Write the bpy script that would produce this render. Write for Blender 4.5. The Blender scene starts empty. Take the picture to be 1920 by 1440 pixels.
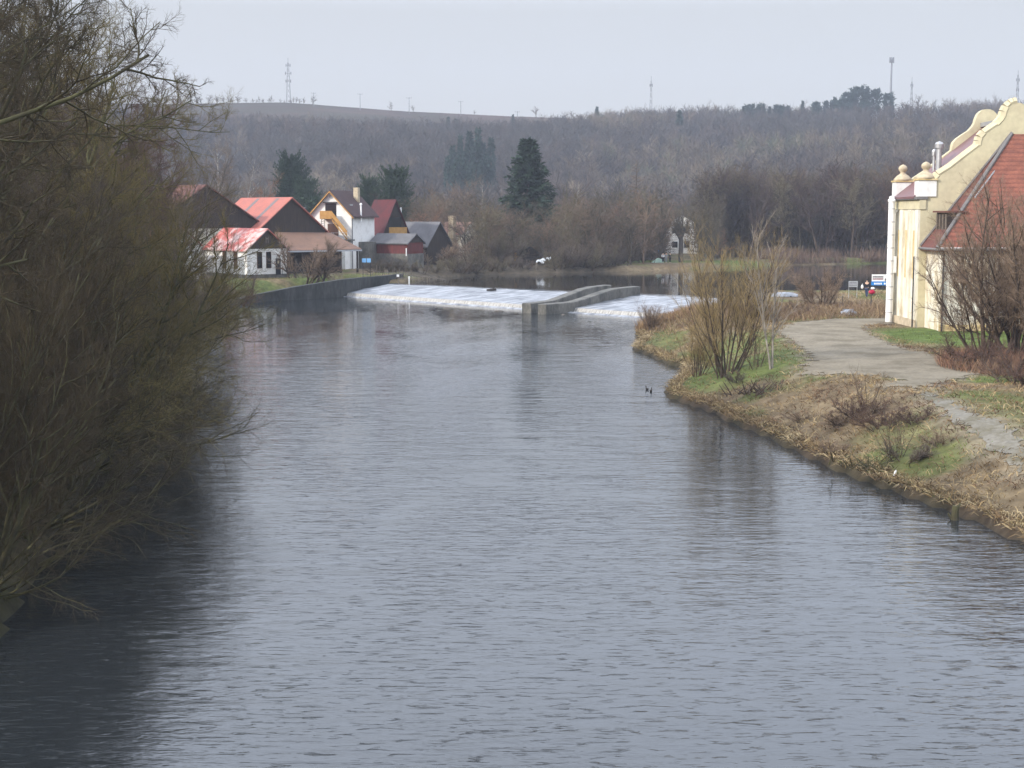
import bpy, math, random
import numpy as np
from mathutils import Vector, Matrix

# ------------------------------------------------------------------ camera, sky, sun, exposure
SC = bpy.context.scene
COL = SC.collection
F = 2800.0                      # focal length in photo pixels (1920 wide)
EYE = 10.0                      # eye height over the lower river
PITCH = math.atan(320.0 / F)
cam_d = bpy.data.cameras.new('camera')
cam = bpy.data.objects.new('camera', cam_d)
COL.objects.link(cam)
cam_d.sensor_width = 36.0
cam_d.lens = 36.0 * F / 1920.0
cam_d.clip_start = 0.3
cam_d.clip_end = 8000
cam.location = (0, 0, EYE)
cam.rotation_euler = (math.pi / 2 - PITCH, 0, 0)
SC.camera = cam

SUN_DIR = Vector((-0.76, -0.48, 0.43)).normalized()     # towards the sun
sun_d = bpy.data.lights.new('sun', 'SUN')
sun_d.energy = 3.9
sun_d.angle = math.radians(0.6)
sun_d.color = (1.0, 0.93, 0.82)
sun = bpy.data.objects.new('sun', sun_d)
COL.objects.link(sun)
sun.rotation_euler = (-SUN_DIR).to_track_quat('-Z', 'Y').to_euler()

world = bpy.data.worlds.new('World')
SC.world = world
world.use_nodes = True
wn = world.node_tree.nodes
wl = world.node_tree.links
bg = wn['Background']
sky = wn.new('ShaderNodeTexSky')
sky.sky_type = 'NISHITA'
sky.sun_disc = False
sky.sun_elevation = math.asin(SUN_DIR.z)
sky.sun_rotation = math.atan2(SUN_DIR.x, SUN_DIR.y)
sky.altitude = 300
sky.air_density = 1.2
sky.dust_density = 4.0
sky.ozone_density = 2.0
veil = wn.new('ShaderNodeMix')            # a thin even veil of high cloud over the blue
veil.data_type = 'RGBA'
veil.inputs[0].default_value = 0.78
veil.inputs[7].default_value = (7.75, 7.85, 8.15, 1)
wl.new(sky.outputs[0], veil.inputs[6])
tc = wn.new('ShaderNodeTexCoord')         # the veil is brighter higher up, as a thin overcast is
sx = wn.new('ShaderNodeSeparateXYZ')
wl.new(tc.outputs['Generated'], sx.inputs[0])
cx3 = wn.new('ShaderNodeCombineXYZ')
for k_, top_ in enumerate((2.9, 3.08, 3.4)):
    gr = wn.new('ShaderNodeMapRange')
    gr.inputs[1].default_value = 0.13; gr.inputs[2].default_value = 0.36
    gr.inputs[3].default_value = 1.0; gr.inputs[4].default_value = top_
    wl.new(sx.outputs['Z'], gr.inputs[0]); wl.new(gr.outputs[0], cx3.inputs[k_])
vs = wn.new('ShaderNodeVectorMath'); vs.operation = 'MULTIPLY'
wl.new(veil.outputs[2], vs.inputs[0]); wl.new(cx3.outputs[0], vs.inputs[1])
wl.new(vs.outputs[0], bg.inputs[0])
bg.inputs[1].default_value = 0.0995

SC.view_settings.view_transform = 'Standard'
SC.view_settings.look = 'None'
SC.view_settings.exposure = 0.0
SC.view_settings.gamma = 1.0
SC.cycles.max_bounces = 6
SC.cycles.diffuse_bounces = 2
SC.cycles.glossy_bounces = 3
SC.cycles.volume_bounces = 0
SC.cycles.transparent_max_bounces = 8
SC.cycles.caustics_reflective = False
SC.cycles.caustics_refractive = False

RNG = np.random.default_rng(11)
random.seed(5)

# ------------------------------------------------------------------ helpers
cp, sp_ = math.cos(PITCH), math.sin(PITCH)


def ray(px, py):
    xc, yc = (px - 960) / F, (720 - py) / F
    return np.array([xc, cp + yc * sp_, -sp_ + yc * cp])


def gp(px, py, z=0.0):
    """the world point under a photo pixel on the level plane z"""
    d = ray(px, py)
    t = (z - EYE) / d[2]
    return np.array([d[0] * t, d[1] * t, z])


def at(px, py, Y):
    d = ray(px, py)
    t = Y / d[1]
    return np.array([d[0] * t, Y, EYE + d[2] * t])


def tag(o, label=None, cat=None, group=None, kind=None):
    if label: o['label'] = label
    if cat: o['category'] = cat
    if group: o['group'] = group
    if kind: o['kind'] = kind
    return o


def thing(name, label, cat, loc=(0, 0, 0), rz=0.0, group=None):
    o = bpy.data.objects.new(name, None)
    o.empty_display_size = 0.5
    COL.objects.link(o)
    o.location = tuple(float(v) for v in loc)
    o.rotation_euler = (0, 0, rz)
    return tag(o, label, cat, group)


def np_mesh(name, V, faces, mat=None, smooth=False, col=None):
    """fast mesh from numpy: V (n,3), faces (m,k)"""
    V = np.asarray(V, dtype=np.float32)
    faces = np.asarray(faces, dtype=np.int32)
    me = bpy.data.meshes.new(name)
    m, k = faces.shape
    me.vertices.add(len(V)); me.vertices.foreach_set('co', V.ravel())
    me.loops.add(m * k); me.loops.foreach_set('vertex_index', faces.ravel())
    me.polygons.add(m)
    me.polygons.foreach_set('loop_start', np.arange(0, m * k, k, dtype=np.int32))
    if smooth:
        me.polygons.foreach_set('use_smooth', np.ones(m, dtype=bool))
    me.update(calc_edges=True)
    if col is not None:
        a = me.color_attributes.new('Col', 'FLOAT_COLOR', 'POINT')
        c = np.ones((len(V), 4), dtype=np.float32); c[:, :3] = col
        a.data.foreach_set('color', c.ravel())
    if mat: me.materials.append(mat)
    return me


def link(name, me, parent=None):
    o = bpy.data.objects.new(name, me)
    COL.objects.link(o)
    if parent: o.parent = parent
    return o


class MB:
    """collects boxes, prisms, bars, lathes into one mesh"""
    def __init__(s): s.v = []; s.f = []
    def poly(s, pts):
        n = len(s.v); s.v += [tuple(float(c) for c in p) for p in pts]; s.f.append(tuple(range(n, n + len(pts)))); return s
    def box(s, x0, x1, y0, y1, z0, z1):
        n = len(s.v)
        s.v += [(x0, y0, z0), (x1, y0, z0), (x1, y1, z0), (x0, y1, z0), (x0, y0, z1), (x1, y0, z1), (x1, y1, z1), (x0, y1, z1)]
        s.f += [tuple(n + i for i in q) for q in ((3, 2, 1, 0), (4, 5, 6, 7), (0, 1, 5, 4), (1, 2, 6, 5), (2, 3, 7, 6), (3, 0, 4, 7))]
        return s
    def prism(s, out, y0, y1):
        """outline (x,z) swept from y0 to y1"""
        n = len(s.v); k = len(out)
        s.v += [(x, y0, z) for x, z in out] + [(x, y1, z) for x, z in out]
        s.f.append(tuple(range(n, n + k))); s.f.append(tuple(range(n + 2 * k - 1, n + k - 1, -1)))
        s.f += [(n + i, n + k + i, n + k + (i + 1) % k, n + (i + 1) % k) for i in range(k)]
        return s
    def slab(s, pts, t):
        """quad/polygon with thickness t downward"""
        k = len(pts); n = len(s.v)
        s.v += [tuple(p) for p in pts] + [(p[0], p[1], p[2] - t) for p in pts]
        s.f.append(tuple(range(n, n + k))); s.f.append(tuple(range(n + 2 * k - 1, n + k - 1, -1)))
        s.f += [(n + i, n + k + i, n + k + (i + 1) % k, n + (i + 1) % k) for i in range(k)]
        return s
    def bar(s, p0, p1, r, n=6, r1=None):
        p0, p1 = Vector(p0), Vector(p1)
        d = (p1 - p0).normalized()
        u = d.orthogonal().normalized(); w = d.cross(u)
        b = len(s.v); r1 = r if r1 is None else r1
        for p, rr in ((p0, r), (p1, r1)):
            for i in range(n):
                a = 2 * math.pi * i / n
                s.v.append(tuple(p + u * (math.cos(a) * rr) + w * (math.sin(a) * rr)))
        s.f += [(b + i, b + (i + 1) % n, b + n + (i + 1) % n, b + n + i) for i in range(n)]
        s.f.append(tuple(range(b + n - 1, b - 1, -1))); s.f.append(tuple(range(b + n, b + 2 * n)))
        return s
    def lathe(s, c, prof, n=14):
        b = len(s.v)
        for r, z in prof:
            for i in range(n):
                a = 2 * math.pi * i / n
                s.v.append((c[0] + r * math.cos(a), c[1] + r * math.sin(a), c[2] + z))
        for j in range(len(prof) - 1):
            for i in range(n):
                s.f.append((b + j * n + i, b + j * n + (i + 1) % n, b + (j + 1) * n + (i + 1) % n, b + (j + 1) * n + i))
        s.f.append(tuple(range(b + n - 1, b - 1, -1)))
        t = b + (len(prof) - 1) * n
        s.f.append(tuple(range(t, t + n)))
        return s
    def blob(s, c, r, seed=0, n=10, m=7, rough=0.15):
        rg = random.Random(seed); b = len(s.v)
        for j in range(m + 1):
            th = math.pi * j / m
            for i in range(n):
                a = 2 * math.pi * i / n
                k = 1 + rg.uniform(-rough, rough)
                s.v.append((c[0] + r[0] * k * math.sin(th) * math.cos(a), c[1] + r[1] * k * math.sin(th) * math.sin(a), c[2] + r[2] * k * math.cos(th)))
        for j in range(m):
            for i in range(n):
                s.f.append((b + j * n + i, b + (j + 1) * n + i, b + (j + 1) * n + (i + 1) % n, b + j * n + (i + 1) % n))
        return s
    def build(s, name, mat, parent=None, smooth=False):
        me = bpy.data.meshes.new(name)
        me.from_pydata(s.v, [], s.f)
        me.update()
        if smooth: me.polygons.foreach_set('use_smooth', [True] * len(me.polygons))
        if mat: me.materials.append(mat)
        return link(name, me, parent)


# ------------------------------------------------------------------ numpy value noise
_perm = np.random.default_rng(3).random((256, 256)).astype(np.float64)


def vnoise(x, y):
    xi, yi = np.floor(x).astype(int), np.floor(y).astype(int)
    fx, fy = x - xi, y - yi
    fx = fx * fx * (3 - 2 * fx); fy = fy * fy * (3 - 2 * fy)
    g = lambda a, b: _perm[a & 255, b & 255]
    return (g(xi, yi) * (1 - fx) + g(xi + 1, yi) * fx) * (1 - fy) + (g(xi, yi + 1) * (1 - fx) + g(xi + 1, yi + 1) * fx) * fy


def fbm(x, y, o=4):
    s, a, t = 0, 1.0, 0
    for i in range(o):
        s = s + a * vnoise(x * 2 ** i + 17.3 * i, y * 2 ** i - 9.1 * i); t += a; a *= 0.5
    return s / t


def sstep(a, b, x):
    t = np.clip((x - a) / (b - a), 0, 1)
    return t * t * (3 - 2 * t)


# ------------------------------------------------------------------ materials
def mat(name, c, c2=None, scale=4.0, lo=0.35, hi=0.65, rough=0.85, var=0.18, vscale=30.0, bump=0.0, bscale=25.0,
        attr=False, spec=0.3, squash=(1, 1, 1), metal=0.0, obj_rand=0.0, trans=0.0):
    m = bpy.data.materials.new(name)
    m.use_nodes = True
    N, L = m.node_tree.nodes, m.node_tree.links
    b = N['Principled BSDF']
    b.inputs['Roughness'].default_value = rough
    b.inputs['Specular IOR Level'].default_value = spec
    b.inputs['Metallic'].default_value = metal
    geo = N.new('ShaderNodeNewGeometry')
    mp = N.new('ShaderNodeMapping'); mp.inputs['Scale'].default_value = squash
    L.new(geo.outputs['Position'], mp.inputs[0])
    if attr:
        a = N.new('ShaderNodeVertexColor'); a.layer_name = 'Col'; cur = a.outputs[0]
    else:
        r = N.new('ShaderNodeRGB'); r.outputs[0].default_value = (*c, 1); cur = r.outputs[0]
    if c2 is not None:
        n = N.new('ShaderNodeTexNoise'); n.inputs['Scale'].default_value = scale; n.inputs['Detail'].default_value = 6
        n.inputs['Roughness'].default_value = 0.65
        L.new(mp.outputs[0], n.inputs['Vector'])
        mr = N.new('ShaderNodeMapRange'); mr.inputs[1].default_value = lo; mr.inputs[2].default_value = hi
        L.new(n.outputs[0], mr.inputs[0])
        mx = N.new('ShaderNodeMix'); mx.data_type = 'RGBA'; mx.inputs[7].default_value = (*c2, 1)
        L.new(mr.outputs[0], mx.inputs[0]); L.new(cur, mx.inputs[6]); cur = mx.outputs[2]
    if var > 0:
        n = N.new('ShaderNodeTexNoise'); n.inputs['Scale'].default_value = vscale; n.inputs['Detail'].default_value = 5
        L.new(mp.outputs[0], n.inputs['Vector'])
        mr = N.new('ShaderNodeMapRange'); mr.inputs[1].default_value = 0.25; mr.inputs[2].default_value = 0.75
        mr.inputs[3].default_value = 1 - var; mr.inputs[4].default_value = 1 + var
        L.new(n.outputs[0], mr.inputs[0])
        val = mr.outputs[0]
        if obj_rand > 0:
            oi = N.new('ShaderNodeObjectInfo')
            m2 = N.new('ShaderNodeMapRange'); m2.inputs[3].default_value = 1 - obj_rand; m2.inputs[4].default_value = 1 + obj_rand
            L.new(oi.outputs['Random'], m2.inputs[0])
            mm = N.new('ShaderNodeMath'); mm.operation = 'MULTIPLY'
            L.new(val, mm.inputs[0]); L.new(m2.outputs[0], mm.inputs[1]); val = mm.outputs[0]
        vm = N.new('ShaderNodeVectorMath'); vm.operation = 'SCALE'
        L.new(cur, vm.inputs[0]); L.new(val, vm.inputs['Scale']); cur = vm.outputs[0]
    L.new(cur, b.inputs['Base Color'])
    if bump > 0:
        n = N.new('ShaderNodeTexNoise'); n.inputs['Scale'].default_value = bscale; n.inputs['Detail'].default_value = 5
        L.new(mp.outputs[0], n.inputs['Vector'])
        bp = N.new('ShaderNodeBump'); bp.inputs['Strength'].default_value = bump; bp.inputs['Distance'].default_value = 0.05
        L.new(n.outputs[0], bp.inputs['Height']); L.new(bp.outputs[0], b.inputs['Normal'])
    return m


M = {}
M['ground'] = mat('ground', (0, 0, 0), attr=True, var=0.45, vscale=1.7, bump=0.8, bscale=5.0, rough=0.95, spec=0.1)
M['road'] = mat('road_gravel', (0.225, 0.195, 0.145), (0.150, 0.128, 0.092), scale=0.45, lo=0.42, hi=0.62, var=0.2, vscale=6, bump=0.3, bscale=14, rough=0.95, spec=0.1)
M['path'] = mat('path_grit', (0.20, 0.185, 0.155), (0.135, 0.12, 0.085), scale=0.9, lo=0.4, hi=0.62, var=0.2, vscale=6, bump=0.3, bscale=14, rough=0.95, spec=0.1)
M['concrete'] = mat('old_concrete', (0.16, 0.15, 0.13), (0.07, 0.068, 0.06), scale=0.7, var=0.3, vscale=5, bump=0.5, bscale=8, squash=(1, 1, 0.6))
M['wall_concrete'] = mat('wet_dark_concrete', (0.060, 0.060, 0.058), (0.022, 0.024, 0.023), scale=0.5, var=0.35, vscale=3, bump=0.5, bscale=6, squash=(1, 1, 0.4))
M['white_plaster'] = mat('white_plaster', (0.74, 0.73, 0.70), (0.56, 0.54, 0.50), scale=0.8, lo=0.5, hi=0.75, var=0.06, vscale=4, bump=0.15)
M['cream_plaster'] = mat('cream_plaster', (0.70, 0.66, 0.55), (0.50, 0.42, 0.28), scale=1.3, lo=0.47, hi=0.68, var=0.14, vscale=4, bump=0.2, squash=(1, 1, 0.35))
M['annex_plaster'] = mat('peeling_plaster', (0.72, 0.68, 0.57), (0.48, 0.38, 0.23), scale=1.2, lo=0.45, hi=0.63, var=0.12, vscale=3, bump=0.3, squash=(1, 1, 0.5))
M['yellow_plaster'] = mat('yellow_plaster', (0.56, 0.50, 0.33), (0.46, 0.40, 0.27), scale=0.6, lo=0.42, hi=0.7, var=0.09, vscale=3, bump=0.1)
M['ochre'] = mat('ochre_stain', (0.50, 0.36, 0.15), (0.60, 0.48, 0.28), scale=1.2, var=0.15, vscale=5)
M['pale_stone'] = mat('pale_stone', (0.55, 0.46, 0.32), (0.36, 0.29, 0.2), scale=3.0, var=0.15, vscale=12, bump=0.3)
M['dark_roof'] = mat('dark_red_sheet_roof', (0.17, 0.075, 0.075), (0.13, 0.065, 0.065), scale=0.7, var=0.12, vscale=8, rough=0.5, spec=0.4)
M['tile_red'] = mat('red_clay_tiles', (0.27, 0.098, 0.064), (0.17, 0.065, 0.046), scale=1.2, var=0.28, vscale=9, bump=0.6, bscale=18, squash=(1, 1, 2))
def tile_rows(m, period, k):
    N, L = m.node_tree.nodes, m.node_tree.links
    b = N['Principled BSDF']; src = b.inputs['Base Color'].links[0].from_socket
    geo = N.new('ShaderNodeNewGeometry')
    w = N.new('ShaderNodeTexWave'); w.wave_type = 'BANDS'; w.bands_direction = 'Z'; w.wave_profile = 'SAW'
    w.inputs['Scale'].default_value = 0.314 / period; w.inputs['Distortion'].default_value = 0.35; w.inputs['Detail Scale'].default_value = 3.0
    L.new(geo.outputs['Position'], w.inputs['Vector'])
    mr = N.new('ShaderNodeMapRange'); mr.inputs[1].default_value = 0.0; mr.inputs[2].default_value = 0.5; mr.inputs[3].default_value = 1 - k; mr.inputs[4].default_value = 1.05
    L.new(w.outputs['Fac'], mr.inputs[0])
    v = N.new('ShaderNodeVectorMath'); v.operation = 'SCALE'; L.new(src, v.inputs[0]); L.new(mr.outputs[0], v.inputs['Scale'])
    L.new(v.outputs[0], b.inputs['Base Color'])


tile_rows(M['tile_red'], 0.30, 0.32)
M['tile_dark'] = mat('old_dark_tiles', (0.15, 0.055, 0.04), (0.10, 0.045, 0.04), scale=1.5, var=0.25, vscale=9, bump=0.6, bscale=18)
M['faded_red'] = mat('faded_red_sheet', (0.40, 0.10, 0.08), (0.52, 0.37, 0.34), scale=0.45, lo=0.46, hi=0.56, var=0.12, vscale=6, rough=0.6)
M['bright_red'] = mat('orange_red_roof', (0.40, 0.125, 0.09), (0.31, 0.11, 0.085), scale=0.9, var=0.12, vscale=5, rough=0.7, bump=0.3, bscale=6)
M['grey_panel'] = mat('grey_roof_panel', (0.16, 0.14, 0.14), var=0.2, vscale=6)
M['brown_roof'] = mat('brown_felt_roof', (0.20, 0.115, 0.075), (0.15, 0.09, 0.065), scale=0.6, var=0.12, vscale=5)
M['choc_roof'] = mat('chocolate_roof', (0.050, 0.028, 0.028), (0.065, 0.036, 0.034), scale=0.8, var=0.15, vscale=6)
M['cottage_roof'] = mat('crimson_roof', (0.095, 0.018, 0.02), (0.05, 0.016, 0.018), scale=0.5, var=0.15, vscale=5)
M['dark_wood'] = mat('dark_boards', (0.030, 0.022, 0.018), (0.050, 0.036, 0.028), scale=1.0, var=0.35, vscale=3, squash=(6, 6, 0.4))
M['brown_wood'] = mat('brown_boards', (0.11, 0.05, 0.03), (0.07, 0.035, 0.025), scale=1.0, var=0.3, vscale=3, squash=(6, 6, 0.4))
M['red_wood'] = mat('red_brown_boards', (0.13, 0.028, 0.024), (0.08, 0.022, 0.02), scale=1.0, var=0.3, vscale=3, squash=(6, 6, 0.4))
M['yellow_wood'] = mat('varnished_wood', (0.42, 0.24, 0.07), (0.32, 0.17, 0.05), scale=2, var=0.15, vscale=8)
M['grey_felt'] = mat('grey_felt_roof', (0.13, 0.125, 0.13), (0.09, 0.088, 0.09), scale=0.8, var=0.15, vscale=6)
M['pink_roof'] = mat('pale_pink_tiles', (0.30, 0.17, 0.13), var=0.2, vscale=6)
M['dark_glass'] = mat('dark_glass', (0.012, 0.012, 0.014), var=0, rough=0.15, spec=0.5)
M['steel'] = mat('zinc_steel', (0.42, 0.42, 0.42), var=0.2, vscale=4, metal=0.6, rough=0.45)
M['zinc_dark'] = mat('grey_zinc', (0.16, 0.15, 0.145), var=0.2, vscale=4, rough=0.6)
M['iron'] = mat('dark_iron', (0.035, 0.033, 0.032), var=0.2, vscale=9, rough=0.7)
M['white_paint'] = mat('white_paint', (0.80, 0.79, 0.77), (0.62, 0.60, 0.57), scale=2, lo=0.55, hi=0.8, var=0.05, vscale=6, rough=0.6)
M['grey_paint'] = mat('grey_galvanised', (0.34, 0.35, 0.37), var=0.15, vscale=3, rough=0.6)
M['wood_grey'] = mat('weathered_wood', (0.19, 0.16, 0.13), var=0.3, vscale=12)
M['blue'] = mat('blue_enamel', (0.02, 0.20, 0.55), var=0.05, rough=0.4)
M['pale_blue'] = mat('pale_blue_enamel', (0.16, 0.36, 0.62), var=0.08, rough=0.4)
M['ink'] = mat('sign_ink', (0.10, 0.09, 0.10), var=0.0, rough=0.6)
M['maroon_ink'] = mat('maroon_ink', (0.22, 0.06, 0.08), var=0.0, rough=0.6)
M['red_cloth'] = mat('red_cloth', (0.45, 0.02, 0.06), var=0.15, vscale=20)
M['black_cloth'] = mat('black_cloth', (0.012, 0.013, 0.02), var=0.2, vscale=20)
M['blue_cloth'] = mat('dark_blue_cloth', (0.03, 0.045, 0.10), var=0.2, vscale=20)
M['grey_cloth'] = mat('grey_cloth', (0.25, 0.26, 0.27), var=0.2, vscale=20)
M['skin'] = mat('skin', (0.50, 0.33, 0.24), var=0.05)
M['hair'] = mat('dark_hair', (0.02, 0.015, 0.012), var=0.1)
M['tarp'] = mat('grey_tarpaulin', (0.27, 0.29, 0.33), var=0.12, vscale=4, rough=0.5, bump=0.3, bscale=6)
M['white_tarp'] = mat('white_tarpaulin', (0.66, 0.69, 0.72), (0.40, 0.44, 0.48), scale=3, var=0.1, vscale=5, rough=0.5)
M['mint'] = mat('mint_canvas', (0.45, 0.62, 0.52), var=0.1, vscale=6)
M['duck'] = mat('dark_plumage', (0.025, 0.022, 0.02), (0.06, 0.05, 0.04), scale=12, var=0.2)
M['stone'] = mat('river_stone', (0.11, 0.095, 0.08), var=0.3, vscale=6, bump=0.4)
M['log'] = mat('wet_log', (0.030, 0.024, 0.02), var=0.3, vscale=8)
M['mast'] = mat('mast_grey', (0.20, 0.205, 0.22), var=0.1, vscale=1)
# plants
def plant(name, c, c2=None, **k):
    return mat(name, c, c2, scale=k.pop('scale', 1.2), var=k.pop('var', 0.3), vscale=k.pop('vscale', 3.0), rough=0.9, spec=0.15, obj_rand=k.pop('obj_rand', 0.15), **k)
M['bark_dark'] = plant('dark_bark', (0.060, 0.052, 0.035), (0.10, 0.095, 0.045))
M['bark_moss'] = plant('mossy_bark', (0.060, 0.053, 0.028), (0.085, 0.083, 0.034))
M['bark_grey'] = plant('grey_bark', (0.11, 0.095, 0.08), (0.07, 0.06, 0.055))
M['bark_white'] = plant('birch_bark', (0.42, 0.40, 0.37), (0.12, 0.10, 0.09), scale=4)
M['bark_brown'] = plant('brown_bark', (0.085, 0.062, 0.045), (0.06, 0.045, 0.035))
M['twig_olive'] = plant('olive_twigs', (0.165, 0.130, 0.048), (0.105, 0.082, 0.033))
M['twig_dark'] = plant('dark_twigs', (0.050, 0.038, 0.025), (0.080, 0.062, 0.034))
M['twig_red'] = plant('reddish_twigs', (0.135, 0.082, 0.062), (0.09, 0.06, 0.05))
M['twig_tan'] = plant('tan_twigs', (0.26, 0.185, 0.125), (0.16, 0.115, 0.085))
M['twig_grey'] = plant('grey_brown_twigs', (0.15, 0.118, 0.092), (0.10, 0.08, 0.065))
M['twig_greenish'] = plant('greenish_twigs', (0.18, 0.155, 0.095), (0.12, 0.10, 0.07))
M['twig_plum'] = plant('plum_twigs', (0.090, 0.060, 0.056), (0.060, 0.046, 0.044))
M['twig_orange'] = plant('orange_twigs', (0.26, 0.135, 0.075), (0.18, 0.095, 0.06))
M['twig_willow'] = plant('willow_twigs', (0.36, 0.265, 0.125), (0.25, 0.185, 0.09))
M['spruce'] = plant('spruce_needles', (0.020, 0.038, 0.026), (0.034, 0.056, 0.034), scale=1.5)
M['spruce_far'] = plant('far_spruce_needles', (0.024, 0.046, 0.038), (0.036, 0.058, 0.044))
M['pine'] = plant('pine_needles', (0.045, 0.070, 0.040), (0.028, 0.048, 0.032))
M['moss'] = plant('moss', (0.035, 0.045, 0.013), (0.022, 0.022, 0.012), bump=1.0, bscale=9)
M['hill_wood'] = mat('hill_twigs', (0, 0, 0), attr=True, var=0.25, vscale=0.3, rough=0.95, spec=0.05)
M['dry_grass'] = mat('dry_grass', (0, 0, 0), attr=True, var=0.2, vscale=2.0, rough=0.9, spec=0.15)


def water_mat(name, rip, base):
    m = bpy.data.materials.new(name); m.use_nodes = True
    N, L = m.node_tree.nodes, m.node_tree.links
    b = N['Principled BSDF']
    b.inputs['Base Color'].default_value = (*base, 1)
    b.inputs['Roughness'].default_value = 0.035
    b.inputs['IOR'].default_value = 1.5
    geo = N.new('ShaderNodeNewGeometry')
    def noise(sx, sy, scale, det, rough=0.55, dist=0.0):
        mp = N.new('ShaderNodeMapping'); mp.inputs['Scale'].default_value = (sx, sy, 1)
        mp.inputs['Rotation'].default_value = (0, 0, 0.12)
        L.new(geo.outputs['Position'], mp.inputs[0])
        n = N.new('ShaderNodeTexNoise'); n.inputs['Scale'].default_value = scale
        n.inputs['Detail'].default_value = det; n.inputs['Roughness'].default_value = rough
        n.inputs['Distortion'].default_value = dist
        L.new(mp.outputs[0], n.inputs['Vector']); return n.outputs[0]
    fine = noise(0.5, 1.5, 2.2, 3, 0.6, 0.4)
    mid = noise(0.5, 1.3, 0.55, 2)
    patch = noise(1.0, 0.42, 0.11, 4, 0.6, 1.2)
    pm = N.new('ShaderNodeMapRange'); pm.inputs[1].default_value = 0.35; pm.inputs[2].default_value = 0.68
    pm.inputs[3].default_value = 0.25 * rip; pm.inputs[4].default_value = 1.40 * rip
    L.new(patch, pm.inputs[0])
    sep = N.new('ShaderNodeSeparateXYZ'); L.new(geo.outputs['Position'], sep.inputs[0])
    calm = N.new('ShaderNodeMapRange'); calm.inputs[1].default_value = 105; calm.inputs[2].default_value = 150     # slack water under the wall
    calm.inputs[3].default_value = 1.0; calm.inputs[4].default_value = 0.30
    L.new(sep.outputs['Y'], calm.inputs[0])
    h1 = N.new('ShaderNodeMath'); h1.operation = 'MULTIPLY'; L.new(fine, h1.inputs[0]); L.new(pm.outputs[0], h1.inputs[1])
    h2 = N.new('ShaderNodeMath'); h2.operation = 'MULTIPLY_ADD'; L.new(mid, h2.inputs[0]); h2.inputs[1].default_value = 1.2 * rip
    L.new(h1.outputs[0], h2.inputs[2])
    wav = noise(0.42, 2.0, 4.0, 3, 0.55, 0.9)
    wm = N.new('ShaderNodeMapRange'); wm.inputs[1].default_value = 0.60; wm.inputs[2].default_value = 0.80
    wm.inputs[3].default_value = 0.0; wm.inputs[4].default_value = 0.85 * rip
    L.new(wav, wm.inputs[0])
    wp = N.new('ShaderNodeMath'); wp.operation = 'MULTIPLY'; L.new(wm.outputs[0], wp.inputs[0]); L.new(pm.outputs[0], wp.inputs[1])
    h3 = N.new('ShaderNodeMath'); h3.operation = 'MULTIPLY_ADD'; L.new(wp.outputs[0], h3.inputs[0]); h3.inputs[1].default_value = 1.2 / rip; L.new(h2.outputs[0], h3.inputs[2])
    h4 = N.new('ShaderNodeMath'); h4.operation = 'MULTIPLY'; L.new(h3.outputs[0], h4.inputs[0]); L.new(calm.outputs[0], h4.inputs[1])
    bp = N.new('ShaderNodeBump'); bp.inputs['Strength'].default_value = 1.0; bp.inputs['Distance'].default_value = 0.1
    L.new(h4.outputs[0], bp.inputs['Height']); L.new(bp.outputs[0], b.inputs['Normal'])
    return m


M['river'] = water_mat('river_water', 0.30, (0.016, 0.019, 0.021))
M['pool'] = water_mat('pool_water', 0.10, (0.022, 0.022, 0.020))


def foam_mat(name, ang, stretch, white, dark, lo, hi, scale):
    m = bpy.data.materials.new(name); m.use_nodes = True
    N, L = m.node_tree.nodes, m.node_tree.links
    b = N['Principled BSDF']; b.inputs['Roughness'].default_value = 0.35
    geo = N.new('ShaderNodeNewGeometry')
    mp = N.new('ShaderNodeMapping'); mp.inputs['Rotation'].default_value = (0, 0, ang)
    L.new(geo.outputs['Position'], mp.inputs[0])
    m2 = N.new('ShaderNodeMapping'); m2.inputs['Scale'].default_value = stretch
    L.new(mp.outputs[0], m2.inputs[0])
    n = N.new('ShaderNodeTexNoise'); n.inputs['Scale'].default_value = scale; n.inputs['Detail'].default_value = 6; n.inputs['Roughness'].default_value = 0.7
    L.new(m2.outputs[0], n.inputs['Vector'])
    mr = N.new('ShaderNodeMapRange'); mr.inputs[1].default_value = lo; mr.inputs[2].default_value = hi; L.new(n.outputs[0], mr.inputs[0])
    mx = N.new('ShaderNodeMix'); mx.data_type = 'RGBA'
    mx.inputs[6].default_value = (*dark, 1); mx.inputs[7].default_value = (*white, 1)
    L.new(mr.outputs[0], mx.inputs[0]); L.new(mx.outputs[2], b.inputs['Base Color'])
    bp = N.new('ShaderNodeBump'); bp.inputs['Strength'].default_value = 0.7; bp.inputs['Distance'].default_value = 0.1
    L.new(n.outputs[0], bp.inputs['Height']); L.new(bp.outputs[0], b.inputs['Normal'])
    return m


# ------------------------------------------------------------------ shorelines and ground
ZP = 1.15                                             # level of the dammed pool above the weir
CL = gp(735, 531.5, ZP); CR = gp(1350, 557, ZP)       # ends of the weir crest
right_px = [(1920, 1020), (1850, 985), (1700, 930), (1600, 895), (1500, 850), (1430, 815), (1380, 797), (1340, 775),
            (1290, 758), (1256, 746), (1250, 735), (1275, 712), (1282, 690), (1250, 683), (1230, 672), (1186, 656), (1205, 640),
            (1192, 626), (1225, 610), (1275, 604), (1345, 599)]
R_S = [gp(x, y)[:2] for x, y in right_px]
R_S = [np.array([13.0, -20.0]), np.array([14.5, 25.0])] + R_S
left_px = [(655, 548), (640, 551), (560, 555), (470, 560), (405, 588), (340, 645), (250, 760), (130, 945), (0, 1185)]
L_S = [gp(x, y)[:2] for x, y in left_px] + [np.array([-11.0, 15.0]), np.array([-10.0, -20.0])]
LOWER = np.array(R_S + [CR[:2], CL[:2]] + L_S)
far_px = [(770, 527), (830, 520), (900, 515.5), (1000, 513.5), (1100, 511), (1200, 508.5), (1300, 505), (1360, 502), (1450, 498), (1700, 493)]
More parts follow.
